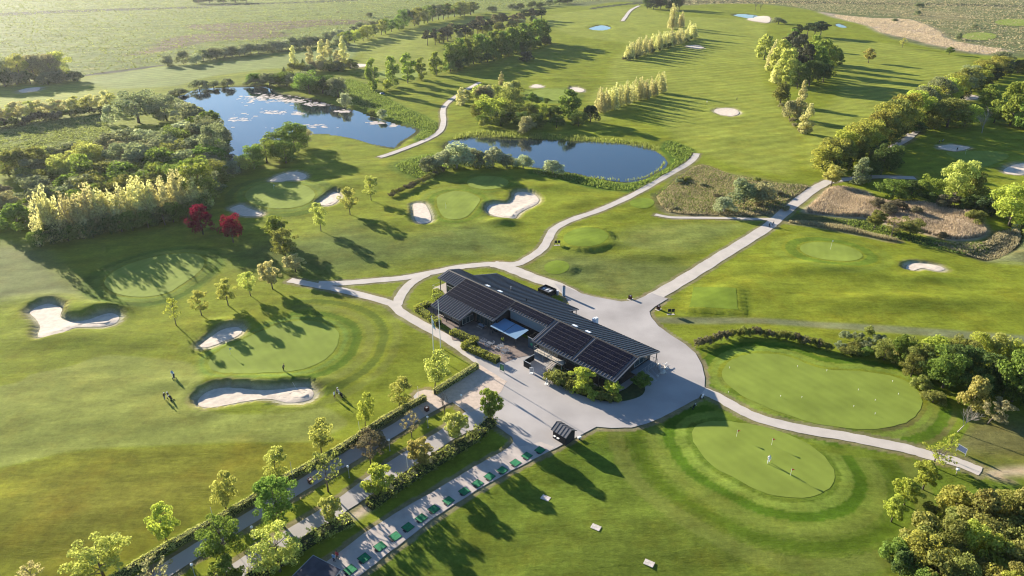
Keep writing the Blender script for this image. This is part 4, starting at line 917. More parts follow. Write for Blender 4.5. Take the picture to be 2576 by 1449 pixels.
H('terrace_hedge',[(1139,829),(1195,851),(1168,864),(1250,899)],1.5,1.3,'yellow','zigzag golden hedge along the terrace',.095,46,.045)
H('terrace_hedge',[(1078,758),(1050,770),(1101,805)],1.6,1.3,'yellow','angled golden hedge at the left end of the clubhouse',.095,46,.045)
H('terrace_hedge',[(1092,744),(1112,738)],2.0,1.2,'yellow','short rounded golden hedge under the left roof',.095,46,.045)
H('terrace_hedge',[(1095,726),(1108,734)],1.6,1.1,'yellow','small golden hedge beside the left deck',.095,46,.045)
H('shaggy_hedge',[(1236,1052),(1194,1092),(1119,1138),(1019,1200),(932,1260)],1.8,1.3,'olive','shaggy olive hedge between the road and the range',.14,26,.16)
H('shaggy_hedge',[(876,1300),(794,1339),(719,1388),(644,1438),(600,1470)],1.8,1.3,'yg','shaggy yellow green hedge below the sandy gap',.14,26,.16)
# ---- reeds, tussocks and bank growth: uncountable, one object each
def blades(name, polys, n, h, wd, c, label, seed=1, lean=.25, exclude=()):
    r = np.random.default_rng(seed); PX = []; PY = []
    tot = [abs(np.ptp(np.array(p)[:, 0]) * np.ptp(np.array(p)[:, 1])) for p in polys]
    for p, a in zip(polys, tot):
        A = np.array(p); m = int(n * a / sum(tot)) * 3; x = r.uniform(A[:, 0].min(), A[:, 0].max(), m); y = r.uniform(A[:, 1].min(), A[:, 1].max(), m)
        k = sdist(x, y, p, 5) < 0
        PX.append(x[k]); PY.append(y[k])
    x = np.concatenate(PX)[:n * 2]; y = np.concatenate(PY)[:n * 2]; m = len(x)
    ii = np.clip(np.searchsorted(GX, x) - 1, 0, len(GX) - 2); jj = np.clip(np.searchsorted(GY, y) - 1, 0, len(GY) - 2); z = np.maximum(Hh[jj, ii], -.7) - .05
    a = r.uniform(0, math.pi, m); hh = h * r.uniform(.6, 1.3, m) * (1 + .35 * np.sin(x * .35) * np.sin(y * .28)); w2 = wd * r.uniform(.6, 1.3, m); lx, ly = r.normal(0, lean, m) * hh, r.normal(0, lean, m) * hh
    V = np.stack([np.stack([x - np.cos(a) * w2, y - np.sin(a) * w2, z], 1), np.stack([x + np.cos(a) * w2, y + np.sin(a) * w2, z], 1), np.stack([x + lx + np.cos(a) * w2 * .5, y + ly + np.sin(a) * w2 * .5, z + hh], 1), np.stack([x + lx - np.cos(a) * w2 * .5, y + ly - np.sin(a) * w2 * .5, z + hh * .95], 1)], 1).reshape(-1, 3)
    return tag(link(name, mesh_from(name, V, np.arange(m * 4).reshape(m, 4)), leaf(c)), label, 'reeds' if 'reed' in name else 'grass', kind='stuff')
def zone(*pts): return WP(list(pts), 3)
LC['reed'] = ((.38, .31, .235), .3); LC['lush'] = ((.135, .180, .045), .4); LC['dry'] = ((.30, .27, .17), .4); LC['tuss'] = ((.17, .20, .07), .4)
blades('dry_reeds', [zone((2092,472),(2182,484),(2207,504),(2332,514),(2432,524),(2490,582),(2457,601),(2407,606),(2357,599),(2317,587),(2250,571),(2182,552),(2107,546),(2022,534),(2047,508))], 42000, 1.15, .10, 'reed', 'field of tall dry reeds', 2, .15)
blades('far_dry_reeds', [zone((2100,37),(2200,46),(2257,47),(2300,52),(2340,68),(2369,82),(2374,92),(2410,106),(2470,116),(2527,126),(2535,133),(2490,136),(2420,128),(2344,113),(2280,97),(2219,82),(2180,64),(2120,50))], 12000, .6, .4, 'reed', 'belt of pale dry reeds in the far marsh', 3, .2)
blades('dry_reeds', [zone((1985,557),(2100,566),(2200,587),(2262,603),(2250,610),(2150,590),(2040,572),(1980,563))], 5000, .9, .08, 'dry', 'strip of dry grass below the reeds', 4)
bankA = zone((870,200),(930,215),(1000,260),(1090,300),(1104,325),(1080,348),(1050,356),(1040,345),(1052,325),(990,302),(900,270),(860,240))
bankB = zone((1680,352),(1745,372),(1745,392),(1700,428),(1640,462),(1600,480),(1560,480),(1470,468),(1400,450),(1340,440),(1350,427),(1420,434),(1520,452),(1580,460),(1640,442),(1680,416),(1690,398),(1665,372))
bankC = zone((1040,396),(1110,388),(1180,402),(1130,430),(1075,452),(1015,440),(990,418))
bankD = zone((1130,352),(1160,335),(1244,330),(1388,338),(1563,350),(1660,368),(1650,378),(1563,362),(1388,352),(1244,345),(1160,348))
blades('bank_growth', [bankA, bankB, bankC], 20000, .6, .2, 'lush', 'lush green growth on the pond banks', 5, .5)
blades('bank_reeds', [bankD, zone((1440,436),(1520,452),(1600,452),(1650,436),(1680,410),(1668,400),(1640,430),(1580,448),(1520,444))], 6500, 1.0, .10, 'olive', 'reeds fringing the second pond', 6, .2)
blades('scrub_grass', [zone((1763,412),(1850,440),(1960,462),(2040,470),(1987,507),(1968,531),(1932,544),(1800,545),(1680,536),(1645,500),(1660,482),(1700,448)), zone((2400,612),(2470,606),(2500,582),(2560,572),(2580,600),(2540,640),(2480,655),(2330,612))], 20000, .55, .14, 'dry', 'tufted rough grass in the scrub', 7, .4)
blades('scrub_growth', [zone((1700,445),(1763,414),(1850,440),(1960,462),(2030,470),(1987,507),(1960,531),(1800,540),(1680,530),(1650,490)), zone((1650,484),(1740,498),(1830,510),(1820,518),(1700,504),(1650,492)), zone((2018,538),(2107,550),(2182,556),(2300,590),(2400,612),(2470,608),(2500,640),(2400,640),(2250,600),(2120,565))], 11000, .5, .2, 'lush', 'green weeds in the scrub and along the ditch', 8, .5)

blades('meadow_tussocks', [zone((-200,-5),(-200,205),(0,196),(220,186),(400,163),(520,150),(640,138),(760,118),(850,98),(940,76),(1020,52),(1200,28),(1330,18),(1440,8),(1440,-5))], 26000, .45, .9, 'tuss', 'tussocky grass of the far meadow', 9, .4)
blades('marsh_tussocks', [zone((1700,12),(1932,10),(2060,28),(2200,40),(2300,50),(2400,100),(2560,136),(2700,136),(2700,-5),(1700,-5))], 16000, .5, .9, 'dry', 'tussocky dry grass of the far marsh', 10, .4)
blades('rough_grass', [zone((-300,300),(60,302),(200,298),(266,294),(288,350),(280,372),(140,382),(-300,388))], 9000, .4, .35, 'tuss', 'rough grass between the hazy trees and the wood', 11, .4)
# ---- every tree of a row or clump gets a label of its own
def number_labels():
    names = 'first second third fourth fifth sixth seventh eighth ninth tenth eleventh twelfth thirteenth fourteenth fifteenth sixteenth seventeenth eighteenth nineteenth twentieth'.split()
    def word(k):
        if k <= 20: return names[k - 1]
        t = {2: 'twenty', 3: 'thirty', 4: 'forty'}[k // 10]; return t + '-' + names[k % 10 - 1] if k % 10 else {2: 'twentieth', 3: 'thirtieth', 4: 'fortieth'}[k // 10]
    D = {}
    for o in COL.objects:
        if o.parent is None and o.get('category') in ('tree', 'shrub', 'chair', 'rock', 'marker') and o.get('group'): D.setdefault((o['label']), []).append(o)
    for lb, L_ in D.items():
        if len(L_) < 2: continue
        L_.sort(key=lambda o: o.location.x / max(1, o.location.y))
        for i, o in enumerate(L_): o['label'] = lb + ', ' + ('leftmost' if i == 0 else 'rightmost' if i == len(L_) - 1 else word(i + 1) + ' from left')
# ------------------------------------------------------------ clubhouse (local frame: x across the ridge, y along it)
def EP(x, y): return (x / 2.574 + 1540) * .670833, (y / 2.574 + 980) * .670833
def ST(x, y, z=0.):
    p = P(*EP(x, y), z); dx, dy = p[0] - BO[0], p[1] - BO[1]; return dx * BX[0] + dy * BX[1], dx * AX[0] + dy * AX[1]
ROT = math.atan2(BX[1], BX[0])
roofm = mat('roof_sheet', (.10, .10, .112), .45, 1.2, .12, spec=.5); seamm = mat('roof_seam', (.014, .014, .018), .6)
trimm = mat('roof_trim', (.17, .17, .18), .5); wallm = mat('black_timber', (.022, .021, .024), .8, 3, .3); framem = mat('dark_frame', (.05, .055, .06), .5)
panelm = mat('solar_glass', (.003, .004, .012), .4, .6, .35, spec=.06); railm = mat('panel_rail', (.11, .105, .12), .5)
white = mat('white_paint', (.75, .75, .73), .5); glass = mat('window_glass', (.03, .045, .05), .05, spec=1.0); lightframe = mat('grey_frame', (.30, .32, .33), .5)
steel = mat('galvanised_steel', (.42, .43, .44), .4, metal=.6); timber = mat('weathered_timber', (.42, .36, .30), .85, 5, .15); blue = mat('shaded_awning_fabric', (.13, .24, .37), .8, 20, .05)  # awning: white fabric, the blue of its shade put into the colour
greyb = mat('slat_shade_blue', (.20, .25, .30), .6); deckm = mat('terrace_brick', (.21, .16, .135), .9, .8, .2, 0)  # slat colour includes the blue of the shade on that wall
B = empty('clubhouse', (BO[0], BO[1], 0), ROT, 'long black clubhouse with solar panels on its seamed roof', 'building')
ZR, TR, SL = 5.75, 7.7, .273
def zr(t): return ZR - SL * abs(t - TR)
def roof(s0, s1, te, front=True):
    a, b = (te, TR) if front else (TR, te)
    MB().prism([(a, zr(a)), (b, zr(b)), (b, zr(b) - .16), (a, zr(a) - .16)], s0, s1).build('roof_slab', roofm, B)
    m = MB(); m.box(te - .04 if front else te, te if front else te + .04, s0, s1, zr(te) - .22, zr(te) + .05); m.build('fascia', trimm if front else seamm, B)
SECT = [(0, 22, 0), (22, 33.9, 4.7), (33.9, 40.9, 0), (40.9, 51.2, -3.9), (51.2, 58, 4.1)]
BACK = [(0, 24.9, 15.5), (24.9, 52.5, 19.3), (52.5, 58, 11.3)]
for s0, s1, te in SECT: roof(s0, s1, te)
for s0, s1, te in BACK: roof(s0, s1, te, False)
def te_at(L, s):
    for s0, s1, te in L:
        if s0 <= s < s1: return te
    return L[-1][2]
def verge(s, t0, t1, w=.1):
    MB().prism([(t0, zr(t0) + .06), (t1, zr(t1) + .06), (t1, zr(t1) - .2), (t0, zr(t0) - .2)], s - w / 2, s + w / 2).build('verge_board', trimm, B)
verge(-.05, 0, TR); verge(-.05, TR, 15.5); verge(22.05, 0, 4.7); verge(33.85, 0, 4.7); verge(40.85, -3.9, 0); verge(51.25, -3.9, 4.1); verge(58.05, 4.1, TR); verge(58.05, TR, 11.3); verge(52.55, 11.3, 19.3); verge(24.85, 15.5, 19.3)
MB().prism([(TR - .28, zr(TR - .28) + .02), (TR, ZR + .10), (TR + .28, zr(TR + .28) + .02)], 0, 58).build('ridge_cap', seamm, B)
sm = {}
def seam(s, te, front):
    k = (te, front)
    if k not in sm:
        a, b = (te, TR - .3) if front else (TR + .3, te)
        sm[k] = MB().prism([(a, zr(a) + .01), (b, zr(b) + .01), (b, zr(b) + .12), (a, zr(a) + .12)], -.06, .06).mesh('roof_seam')
    link('roof_seam', sm[k], seamm, B, (0, s, 0))
k = 0
while .4 + k * .78 < 58:
    s = .4 + k * .78; seam(s, te_at(SECT, s), True); seam(s, te_at(BACK, s), False); k += 1
# solar arrays: rows of single panels on rails
ang = math.atan(SL)
pm = MB(); pm.box(-.515, .515, -.83, .83, 0, .04); pm = pm.mesh('solar_panel')
def array(s0, s1, t0, t1, rows):
    n = max(1, round((s1 - s0) / 1.70)); ps = (s1 - s0) / n; dt = (t1 - t0) / rows
    for r_ in range(rows):
        t = t0 + dt * (r_ + .5)
        for i in range(n):
            o = link('solar_panel', pm, panelm, B, (t, s0 + ps * (i + .5), zr(t) + .13)); o.rotation_euler = (0, -ang, 0); o.scale = (dt / 1.03 / math.cos(ang) * .955, ps / 1.66, 1)
        if r_:
            tt = t0 + dt * r_; MB().prism([(tt - .035, zr(tt) + .09), (tt + .035, zr(tt) + .11), (tt + .035, zr(tt) + .165), (tt - .035, zr(tt) + .145)], s0, s1).build('panel_rail', railm, B)
array(34.3, 50.9, .75, 7.35, 6); array(22.2, 33.7, 5.35, 7.35, 2); array(11.5, 20.3, .85, 7.35, 6); array(.95, 10.2, .85, 7.35, 6)
# walls
def wall(s0, s1, t0, t1, base=0.):
    prof = [(t0, base), (t1, base), (t1, zr(t1) - .17)] + ([(TR, ZR - .17)] if t0 < TR < t1 else []) + [(t0, zr(t0) - .17)]
    MB().prism(prof, s0, s1).build('wall', wallm, B)
wall(1.5, 21.2, 1.1, 14.5); wall(21.2, 33.9, 5.3, 14.5); wall(25.8, 51.5, 14.5, 18.4); wall(33.9, 50.2, 1.2, 14.5); wall(41.7, 50.2, -2.8, 1.2); wall(50.2, 56.3, 5.3, 10.4)
def window(x0, x1, y0, y1, z0, z1, n=1, fm=None, axis='y'):
    """pane with frame and mullions; axis = direction along the wall"""
    fm = fm or lightframe
    f = MB(); th = .07
    if axis == 'y':
        for z in (z0, z1 - th): f.box(x0 - .04, x1 + .04, y0, y1, z, z + th)
        for i in range(n + 1): yy = y0 + (y1 - y0 - th) * i / n; f.box(x0 - .03, x1 + .03, yy, yy + th, z0 + th, z1 - th)
    else:
        for z in (z0, z1 - th): f.box(x0, x1, y0 - .04, y1 + .04, z, z + th)
        for i in range(n + 1): xx = x0 + (x1 - x0 - th) * i / n; f.box(xx, xx + th, y0 - .03, y1 + .03, z0 + th, z1 - th)
    w_ = f.build('window', fm, B); MB().box(x0 + .005, x1 - .005, y0 + .005, y1 - .005, z0 + .02, z1 - .02).build('pane', glass, w_)
window(-2.88, -2.82, 42.3, 47.6, .75, 1.85, 5); window(-2.88, -2.82, 47.8, 49.8, .3, 2.1, 2, framem)
window(-2.5, 0.9, 41.60, 41.66, .5, 2.1, 3, axis='x'); window(1.10, 1.16, 34.4, 40.6, .3, 2.9, 5, framem); window(1.02, 1.08, 15.6, 20.6, 1.75, 3.2, 4)
window(1.02, 1.08, 2.5, 12.6, 2.1, 3.2, 6, framem); window(8.6, 13.6, 1.40, 1.46, 2.2, 3.7, 3, axis='x'); window(2.0, 5.0, 1.40, 1.46, 1.9, 3.3, 2, framem, 'x'); window(5.4, 10.2, 56.32, 56.38, .6, 2.8, 4, axis='x'); window(5.22, 5.28, 51.4, 56, .6, 3.0, 4)
for i in range(9):   # slatted screen above the awning
    z = 2.55 + i * .24; MB().box(5.02, 5.12, 22.6, 33.4, z, z + .15).build('slat', greyb, B)
MB().box(5.14, 5.26, 22.5, 33.5, 2.45, 4.75).build('slat_backing', mat('slat_back', (.09, .12, .16), .7), B)  # backing tinted with the same blue shade as the slats
for t, s in ((-3.6, 50.6), (-3.6, 46), (-3.6, 41.4), (.3, 34.4), (.3, 37.5), (.25, 21.6), (.25, 13), (.25, 8.4), (.25, 4), (.25, .5), (15.1, .4), (4.4, 57.5), (10.8, 57.5), (18.9, 25.3)):
    MB().box(t - .07, t + .07, s - .07, s + .07, 0, zr(t) - .2).build('post', framem, B)
# skylights, vents, duct
for ex, ey in ((745, 240), (862, 292), (1585, 627), (1713, 685)):
    t, s = ST(ex, ey, 5.55); MB().prism([(t - .38, zr(t - .38) + .05), (t + .38, zr(t + .38) + .05), (t + .38, zr(t + .38) + .24), (t - .38, zr(t - .38) + .24)], s - .6, s + .6).build('skylight', mat('skylight_dome', (.85, .88, .92), .25), B)
for ex, ey, h in ((968, 250, .8), (1118, 392, .7)):
    t, s = ST(ex, ey, 4.9); MB().tube([(t, s, zr(t)), (t, s, zr(t) + h)], .13, 8).build('vent_pipe', steel if h > .75 else seamm, B)
t, s = ST(1770, 590, 3.6); MB().box(t - .1, t + .9, s - .5, s + .5, 0, 4.5).build('duct', mat('duct_metal', (.50, .58, .68), .5), B); MB().box(t - .05, t + .85, s - .45, s + .1, 4.5, 4.75).build('duct_cap', white, B)
# front balcony with stairs
bal = MB(); bal.box(-.3, 1.02, 13.1, 21.1, 1.45, 1.58); bal = bal.build('balcony', mat('deck_boards', (.52, .46, .38), .8, 4, .1), B)
rl = MB()
for i in range(9):
    s = 13.15 + i * .985
    if 14.6 < s < 15.9: continue
    rl.box(-.28, -.23, s, s + .05, 1.58, 2.6)
rl.box(-.29, -.22, 15.95, 21.08, 2.56, 2.62); rl.box(-.29, -.22, 13.1, 14.55, 2.56, 2.62); rl.box(-.28, -.24, 15.95, 21.08, 2.05, 2.08); rl.box(-.28, 1.0, 21.04, 21.1, 2.56, 2.62); rl.box(-.28, 1.0, 13.1, 13.16, 2.56, 2.62)
rl.build('railing', lightframe, bal)
for s in (13.3, 16, 18.6, 20.9): MB().box(-.22, -.12, s - .05, s + .05, 0, 1.44).build('post', lightframe, bal)
st = MB()
for sd in (14.56, 15.94): st.prism([(-.32, 1.42), (-.32, 1.2), (-2.85, -.05), (-3.05, .02)], sd - .03, sd + .03)
st = st.build('stairs', lightframe, B)
for i in range(9): x = -.55 - i * .29; z = 1.30 - i * .155; MB().box(x - .14, x + .12, 14.6, 15.9, z, z + .05).build('tread', timber, st)
hr = MB()
for sd in (14.56, 15.94):
    hr.tube([(-.3, sd, 2.5), (-2.95, sd, 1.0), (-2.95, sd, .0)], .03, 5); hr.tube([(-.3, sd, 2.0), (-2.95, sd, .5)], .02, 4)
hr.build('handrail', steel, st)
# balcony at the gable end
b2 = MB().box(7.6, 14.0, -.6, 1.5, 1.45, 1.58).build('balcony', mat('shade_deck', (.22, .25, .27), .7), B); rl = MB()
for i in range(7): rl.box(7.6 + i * 1.06, 7.65 + i * 1.06, -.6, -.55, 1.58, 2.7)
for i in range(3): rl.box(13.95, 14.0, -.6 + i * 1.0, -.55 + i * 1.0, 1.58, 2.7)
rl.box(7.6, 14, -.6, -.55, 2.68, 2.73); rl.box(13.95, 14, -.6, 1.5, 2.68, 2.73); rl.build('railing', steel, b2)
for t in (8, 11, 13.9): MB().box(t - .06, t + .06, -.5, -.38, 0, 1.44).build('post', steel, b2)
s2 = MB(); s2.prism([(-.6, 1.4), (-3.1, .0), (-2.9, 0), (-.6, 1.25)], 0, .06)
s3 = []
stt = empty('stairs', (0, 0, 0)); stt.parent = B
for i in range(8): MB().box(9.2, 10.7, -.85 - i * .3, -.6 - i * .3, 1.3 - i * .165, 1.35 - i * .165).build('tread', steel, stt)
hr = MB()
for t in (9.18, 10.72): hr.tube([(t, -.6, 2.6), (t, -3.1, 1.05), (t, -3.1, 0)], .03, 5); hr.tube([(t, -.6, 1.3), (t, -3.1, -.05)], .05, 4)
hr.build('handrail', steel, stt)
# terrace deck at the left, low plinth, screens
def LW(t, s, z=0): return (BO[0] + s * AX[0] + t * BX[0], BO[1] + s * AX[1] + t * BX[1], z)
def onB(name, label, cat, t, s, z=0, rz=0, group=None): x, y, z = LW(t, s, z); return empty(name, (x, y, z), ROT + rz, label, cat, group)
dk = [LW(*ST(x, y))[:2] for x, y in ((160, 410), (130, 460), (290, 590), (380, 650), (400, 760), (640, 800), (800, 960), (900, 985), (1000, 940), (1200, 900))] + [LW(4, 24)[:2], LW(4, 52)[:2]]
tag(patch('terrace_paving', dk, deckm, .12, 1.2), kind='structure')
MB().box(4.8, 10.8, 56.4, 61.2, .3, .42).build('deck', timber, B)
o = MB(); 
for t0, s0, t1, s1 in ((4.8, 61.2, 10.8, 61.2), (4.8, 56.4, 4.8, 61.2)): o.tube([(t0, s0, 1.3), (t1, s1, 1.3)], .03, 4)
for t0, s0 in ((4.8, 61.2), (7.8, 61.2), (10.8, 61.2), (4.8, 58.8)): o.tube([(t0, s0, .4), (t0, s0, 1.3)], .03, 4)
o.build('railing', steel, B)
sc = onB('timber_screen', 'black timber yard screen with a gate beside the outside stairs', 'fence', -1.2, 20.1)
for i in range(11): MB().box(-.30 - i * .30, -.03 - i * .30, -.04, .04, 0, 1.5).build('board', wallm, sc)
for i in range(7): MB().box(-3.36, -3.28, -.30 - i * .30, -.03 - i * .30, 0, 1.5).build('board', wallm, sc)
MB().box(-3.4, -.0, -.07, .07, 1.5, 1.56).build('top_rail', lightframe, sc); MB().box(-3.4, -3.24, -2.1, -.07, 1.5, 1.56).build('top_rail', lightframe, sc)
MB().tube([(-3.25, -.75, 1.15), (-2.6, -.9, 1.15)], .03, 4).build('handle', lightframe, sc)
kb = onB('container_box', 'dark open topped kiosk box with a green shield sign', 'kiosk', 1.6, 22.5)
MB().box(0, 2.6, 0, .06, 0, 2.7).build('wall', mat('kiosk_side', (.06, .09, .12), .6), kb); MB().box(0, 2.6, 2.1, 2.16, 0, 2.7).build('wall', wallm, kb); MB().box(0, .06, .06, 2.1, 0, 2.7).build('wall', mat('kiosk_side', (0, 0, 0)), kb); MB().box(2.54, 2.6, .06, 2.1, 0, 2.7).build('wall', wallm, kb)
rim = MB(); rim.box(-.05, 2.65, -.05, .07, 2.7, 2.78); rim.box(-.05, .07, .07, 2.2, 2.7, 2.78); rim.build('rim', lightframe, kb); MB().box(.06, 2.54, .06, 2.1, 2.2, 2.26).build('roof', wallm, kb)
MB().add([(-.03, .75, 1.55), (-.03, 1.35, 1.55), (-.03, 1.35, 1.15), (-.03, 1.05, .85), (-.03, .75, 1.15), (0, .75, 1.55), (0, 1.35, 1.55), (0, 1.35, 1.15), (0, 1.05, .85), (0, .75, 1.15)], [(0, 1, 2, 3, 4), (9, 8, 7, 6, 5), (0, 5, 6, 1), (1, 6, 7, 2), (2, 7, 8, 3), (3, 8, 9, 4), (4, 9, 5, 0)]).build('shield_sign', mat('sign_green', (.02, .32, .14), .5), kb)
aw = onB('awning', 'white double awning over the terrace with blue shade in its colour', 'awning', 0, 26.2)
for s0 in (.1, 4.25):
    MB().prism([(-.5, 2.3), (3.6, 2.85), (3.6, 2.90), (-.5, 2.35)], s0, s0 + 3.95).build('fabric', blue, aw)
fr = MB(); fr.prism([(-.55, 2.2), (3.6, 2.75), (3.6, 2.84), (-.55, 2.29)], 4.08, 4.22); fr.box(-.62, -.52, 0, 8.3, 2.18, 2.36); fr.build('frame', framem, aw)
for s0 in (.1, 4.15, 8.2): MB().box(-.62, -.52, s0 - .05, s0 + .05, 0, 2.18).build('post', framem, aw)
# low black enclosure with cooling units behind
ec = empty('plant_enclosure', (*LW(*ST(1228, 306))[:2], 0), ROT, 'black fenced enclosure with cooling units behind the clubhouse', 'enclosure')
p0 = ST(1228, 306); p1 = ST(1288, 262); p2 = ST(1385, 318)
LT, LS = max(2.5, p1[0] - p0[0]), -3.6
for a in ((0, LT, -.05, .05), (0, LT, LS, LS + .1), (0, .1, LS, 0), (LT - .1, LT, LS, 0)): MB().box(a[0], a[1], a[2], a[3], 0, 1.4).build('screen_wall', wallm, ec)
for i in range(3):
    u_ = MB().box(.5, LT - .5, LS + .3 + i * 1.1, LS + 1.15 + i * 1.1, 0, 1.05).build('cooling_unit', mat('unit_grey', (.16, .17, .19), .5), ec); MB().tube([(LT / 2, LS + .72 + i * 1.1, 1.05), (LT / 2, LS + .72 + i * 1.1, 1.12)], .36, 12).build('fan', mat('fan_white', (.55, .57, .6), .5), u_)
def cyl(name, label, cat, u, v, r_, h, m, cap=None, k=14, parent=None):
    x, y = P(u, v); e = empty(name, (x, y, 0), 0, label, cat); MB().tube([(0, 0, -.05), (0, 0, h)], r_, k).build('shell', m, e, sm=False)
    if cap: MB().tube([(0, 0, h), (0, 0, h + .05)], r_ * .9, k).build('cap', cap, e)
    return e
cyl('steel_silo', 'tall blue grey pipe column at the back of the clubhouse', 'column', 1418, 744, .38, 2.7, mat('silo_paint', (.22, .30, .40), .5), wallm)
cyl('water_tank', 'small grey cabinet beside the blue grey column', 'cabinet', 1402, 742, .35, 1.2, mat('cab_grey', (.25, .27, .33), .6), white, 4)
# terrace furniture
tabm = mat('table_slats', (.13, .14, .16), .6, 8, .2); chm = mat('chair_frame', (.45, .48, .52), .5)
def table(t, s, rz, label):
    e = onB('garden_table', label, 'table', t, s, .12, rz, 'slatted tables on the terrace')
    for i in range(5): MB().box(-.4 + i * .165, -.26 + i * .165, -.7, .7, .70, .74).build('slat', tabm, e)
    for a in (-.35, .35):
        for b_ in (-.6, .6): MB().box(a - .03, a + .03, b_ - .03, b_ + .03, 0, .70).build('leg', chm, e)
def chair(t, s, rz, label):
    e = onB('garden_chair', label, 'chair', t, s, .12, rz, 'metal chairs on the terrace')
    MB().box(-.22, .22, -.22, .22, .42, .46).build('seat', tabm, e); f = MB(); f.tube([(-.24, -.24, 0), (-.24, -.24, .9), (-.24, .24, .9), (-.24, .24, 0)], .022, 4); f.build('back_frame', chm, e)
    for y_ in (-.24, .24): MB().tube([(-.24, y_, .66), (.24, y_, .66), (.24, y_, 0)], .02, 4).build('arm_rest', chm, e)
for i, (ex, ey, rz) in enumerate(((683, 800, .05), (762, 818, -.1), (868, 845, .5), (905, 890, .1))):
    t, s = ST(ex, ey); table(t, s, rz, ['slatted table nearest the hedge corner', 'second slatted table along the golden hedge', 'slatted table in the middle of the seating', 'slatted table at the sunny end of the hedge'][i])
    for j, (a, b_, rr) in enumerate(((-.8, -.35, 0), (-.8, .35, 0), (.8, -.35, math.pi), (.8, .35, math.pi))):
        if (i + j) % 5 == 4: continue
        chair(t + a, s + b_, rr + rz * 2, 'metal chair at the %s table, on its %s side' % (['first', 'second', 'third', 'fourth'][i], ['hedge', 'far hedge', 'clubhouse', 'far clubhouse'][j]))
for ex, ey, lb in ((322, 530, 'picnic bench with a white top outside the glass room'), (685, 645, 'grey picnic bench in the shade under the eaves')):
    t, s = ST(ex, ey); e = onB('picnic_bench', lb, 'bench', t, s, .12)
    MB().box(-.4, .4, -.9, .9, .70, .75).build('table_top', white if ex < 400 else mat('grey_top', (.25, .28, .33), .6), e)
    for x in (-.75, .75): MB().box(x - .13, x + .13, -.9, .9, .42, .46).build('seat', timber, e)
    for y_ in (-.6, .6): q = MB(); q.tube([(-.7, y_, 0), (-.3, y_, .7)], .04, 4); q.tube([(.7, y_, 0), (.3, y_, .7)], .04, 4); q.build('leg', timber, e)
t, s = ST(888, 775); e = onB('flower_pot', 'pot with yellow flowers on the shaded terrace', 'pot', t, s, .12); MB().tube([(0, 0, 0), (0, 0, .4)], [.22, .32], 10).build('pot', wallm, e)
V_, F_ = leaves(rng.normal(0, .16, (90, 3)) + [0, 0, .55], rng.normal(0, 1, (90, 3)), .08, rng); link('flowers', mesh_from('flowers', V_, F_), leaf('yellow'), e)
# ------------------------------------------------------------ flagpoles, lamps, signs, bins
def at(u, v, name, label, cat, group=None, rz=0, z=0): x, y = P(u, v); return empty(name, (x, y, gz(x, y) + z), rz, label, cat, group)
for u, v, h, lb in ((1091.5, 894.5, 9.7, 'white flagpole with a drooping white and blue flag'), (1108.5, 874.5, 11.8, 'taller white flagpole without a flag')):
    e = at(u, v, 'flagpole', lb, 'flagpole'); MB().tube([(0, 0, -.1), (0, 0, h)], [.10, .05], 8).build('pole', white, e); MB().ball((0, 0, h + .05), .09, 6).build('finial', white, e)
    if h < 10:
        V_ = []; F_ = []
        for i in range(9):
            for j in range(7):
                p = i / 8; q = j / 6; V_.append((.08 + .72 * p * (.35 + .65 * q) + .04 * math.sin(j * 2), .10 * math.sin(p * 9 + q * 2) * p, h - .1 - 2.5 * q - 1.1 * p * (1 - .3 * q)))
        for i in range(8):
            for j in range(6): F_.append((i * 7 + j, i * 7 + j + 1, (i + 1) * 7 + j + 1, (i + 1) * 7 + j))
        fl = mesh_from('flag', V_, F_, True); fo = link('flag', fl, mat('flag_white', (.75, .80, .84), .8), e); fl.materials.append(mat('flag_blue', (.30, .52, .70), .8)); fl.materials.append(mat('flag_dark', (.02, .03, .05), .8))
        fl.polygons.foreach_set('material_index', [1 if i >= 5 and j > 1 else (2 if 3 <= i <= 4 and 2 <= j <= 4 else 0) for i in range(8) for j in range(6)])
lampglobe = mat('lamp_globe', (.85, .85, .82), .3); poleg = mat('lamp_pole', (.35, .36, .36), .5)
for u, v, vt, lb in ((1161, 1021, 992, 'round lamp at the edge of the gravel plaza'), (1077, 1076, 1046, 'round lamp beside the bare tree in the median'), (981, 1134, 1104, 'round lamp halfway down the median by the brown tree'), (879, 1202, 1171, 'round lamp between two sparse trees'), (640, 1357, 1323, 'round lamp right of the dark green tree'), (491, 1450, 1417, 'round lamp at the bottom of the median')):
    e = at(u, v, 'street_lamp', lb, 'lamp', 'globe lamps on the median'); h = hgt(u, v, vt)
    MB().tube([(0, 0, 0), (0, 0, h - .35)], .045, 6).build('pole', poleg, e); MB().ball((0, 0, h - .22), .24, 10, .8).build('globe', lampglobe, e); MB().tube([(0, 0, h - .42), (0, 0, h - .36)], .12, 8).build('collar', poleg, e); MB().tube([(0, 0, -.1), (0, 0, .12)], .12, 8).build('foot', poleg, e)
for u, v, vt, lb in ((1054, 1015, 972, 'thin pole at the end of the long hedge by the turning space'), (905, 1088, 1060, 'thin pole left of the narrow yellow tree'), (738, 1206, 1162, 'thin pole standing in the hedge below the gap'), (542, 1324, 1276, 'thin pole in the hedge left of the dark green tree'), (307, 1450, 1423, 'thin pole at the bottom end of the hedge'), (1026, 1182, 1144, 'thin pale pole beside the road near the orange tree'), (658, 1424, 1386, 'thin pole by the big yellow green tree at the bottom')):
    e = at(u, v, 'marker_pole', lb, 'pole', 'thin poles along the avenue'); MB().tube([(0, 0, 0), (0, 0, hgt(u, v, vt))], .035, 5).build('pole', white, e); MB().box(-.06, .06, -.06, .06, 0, .1).build('foot', poleg, e)
rust = mat('bin_brown', (.075, .028, .020), .7)
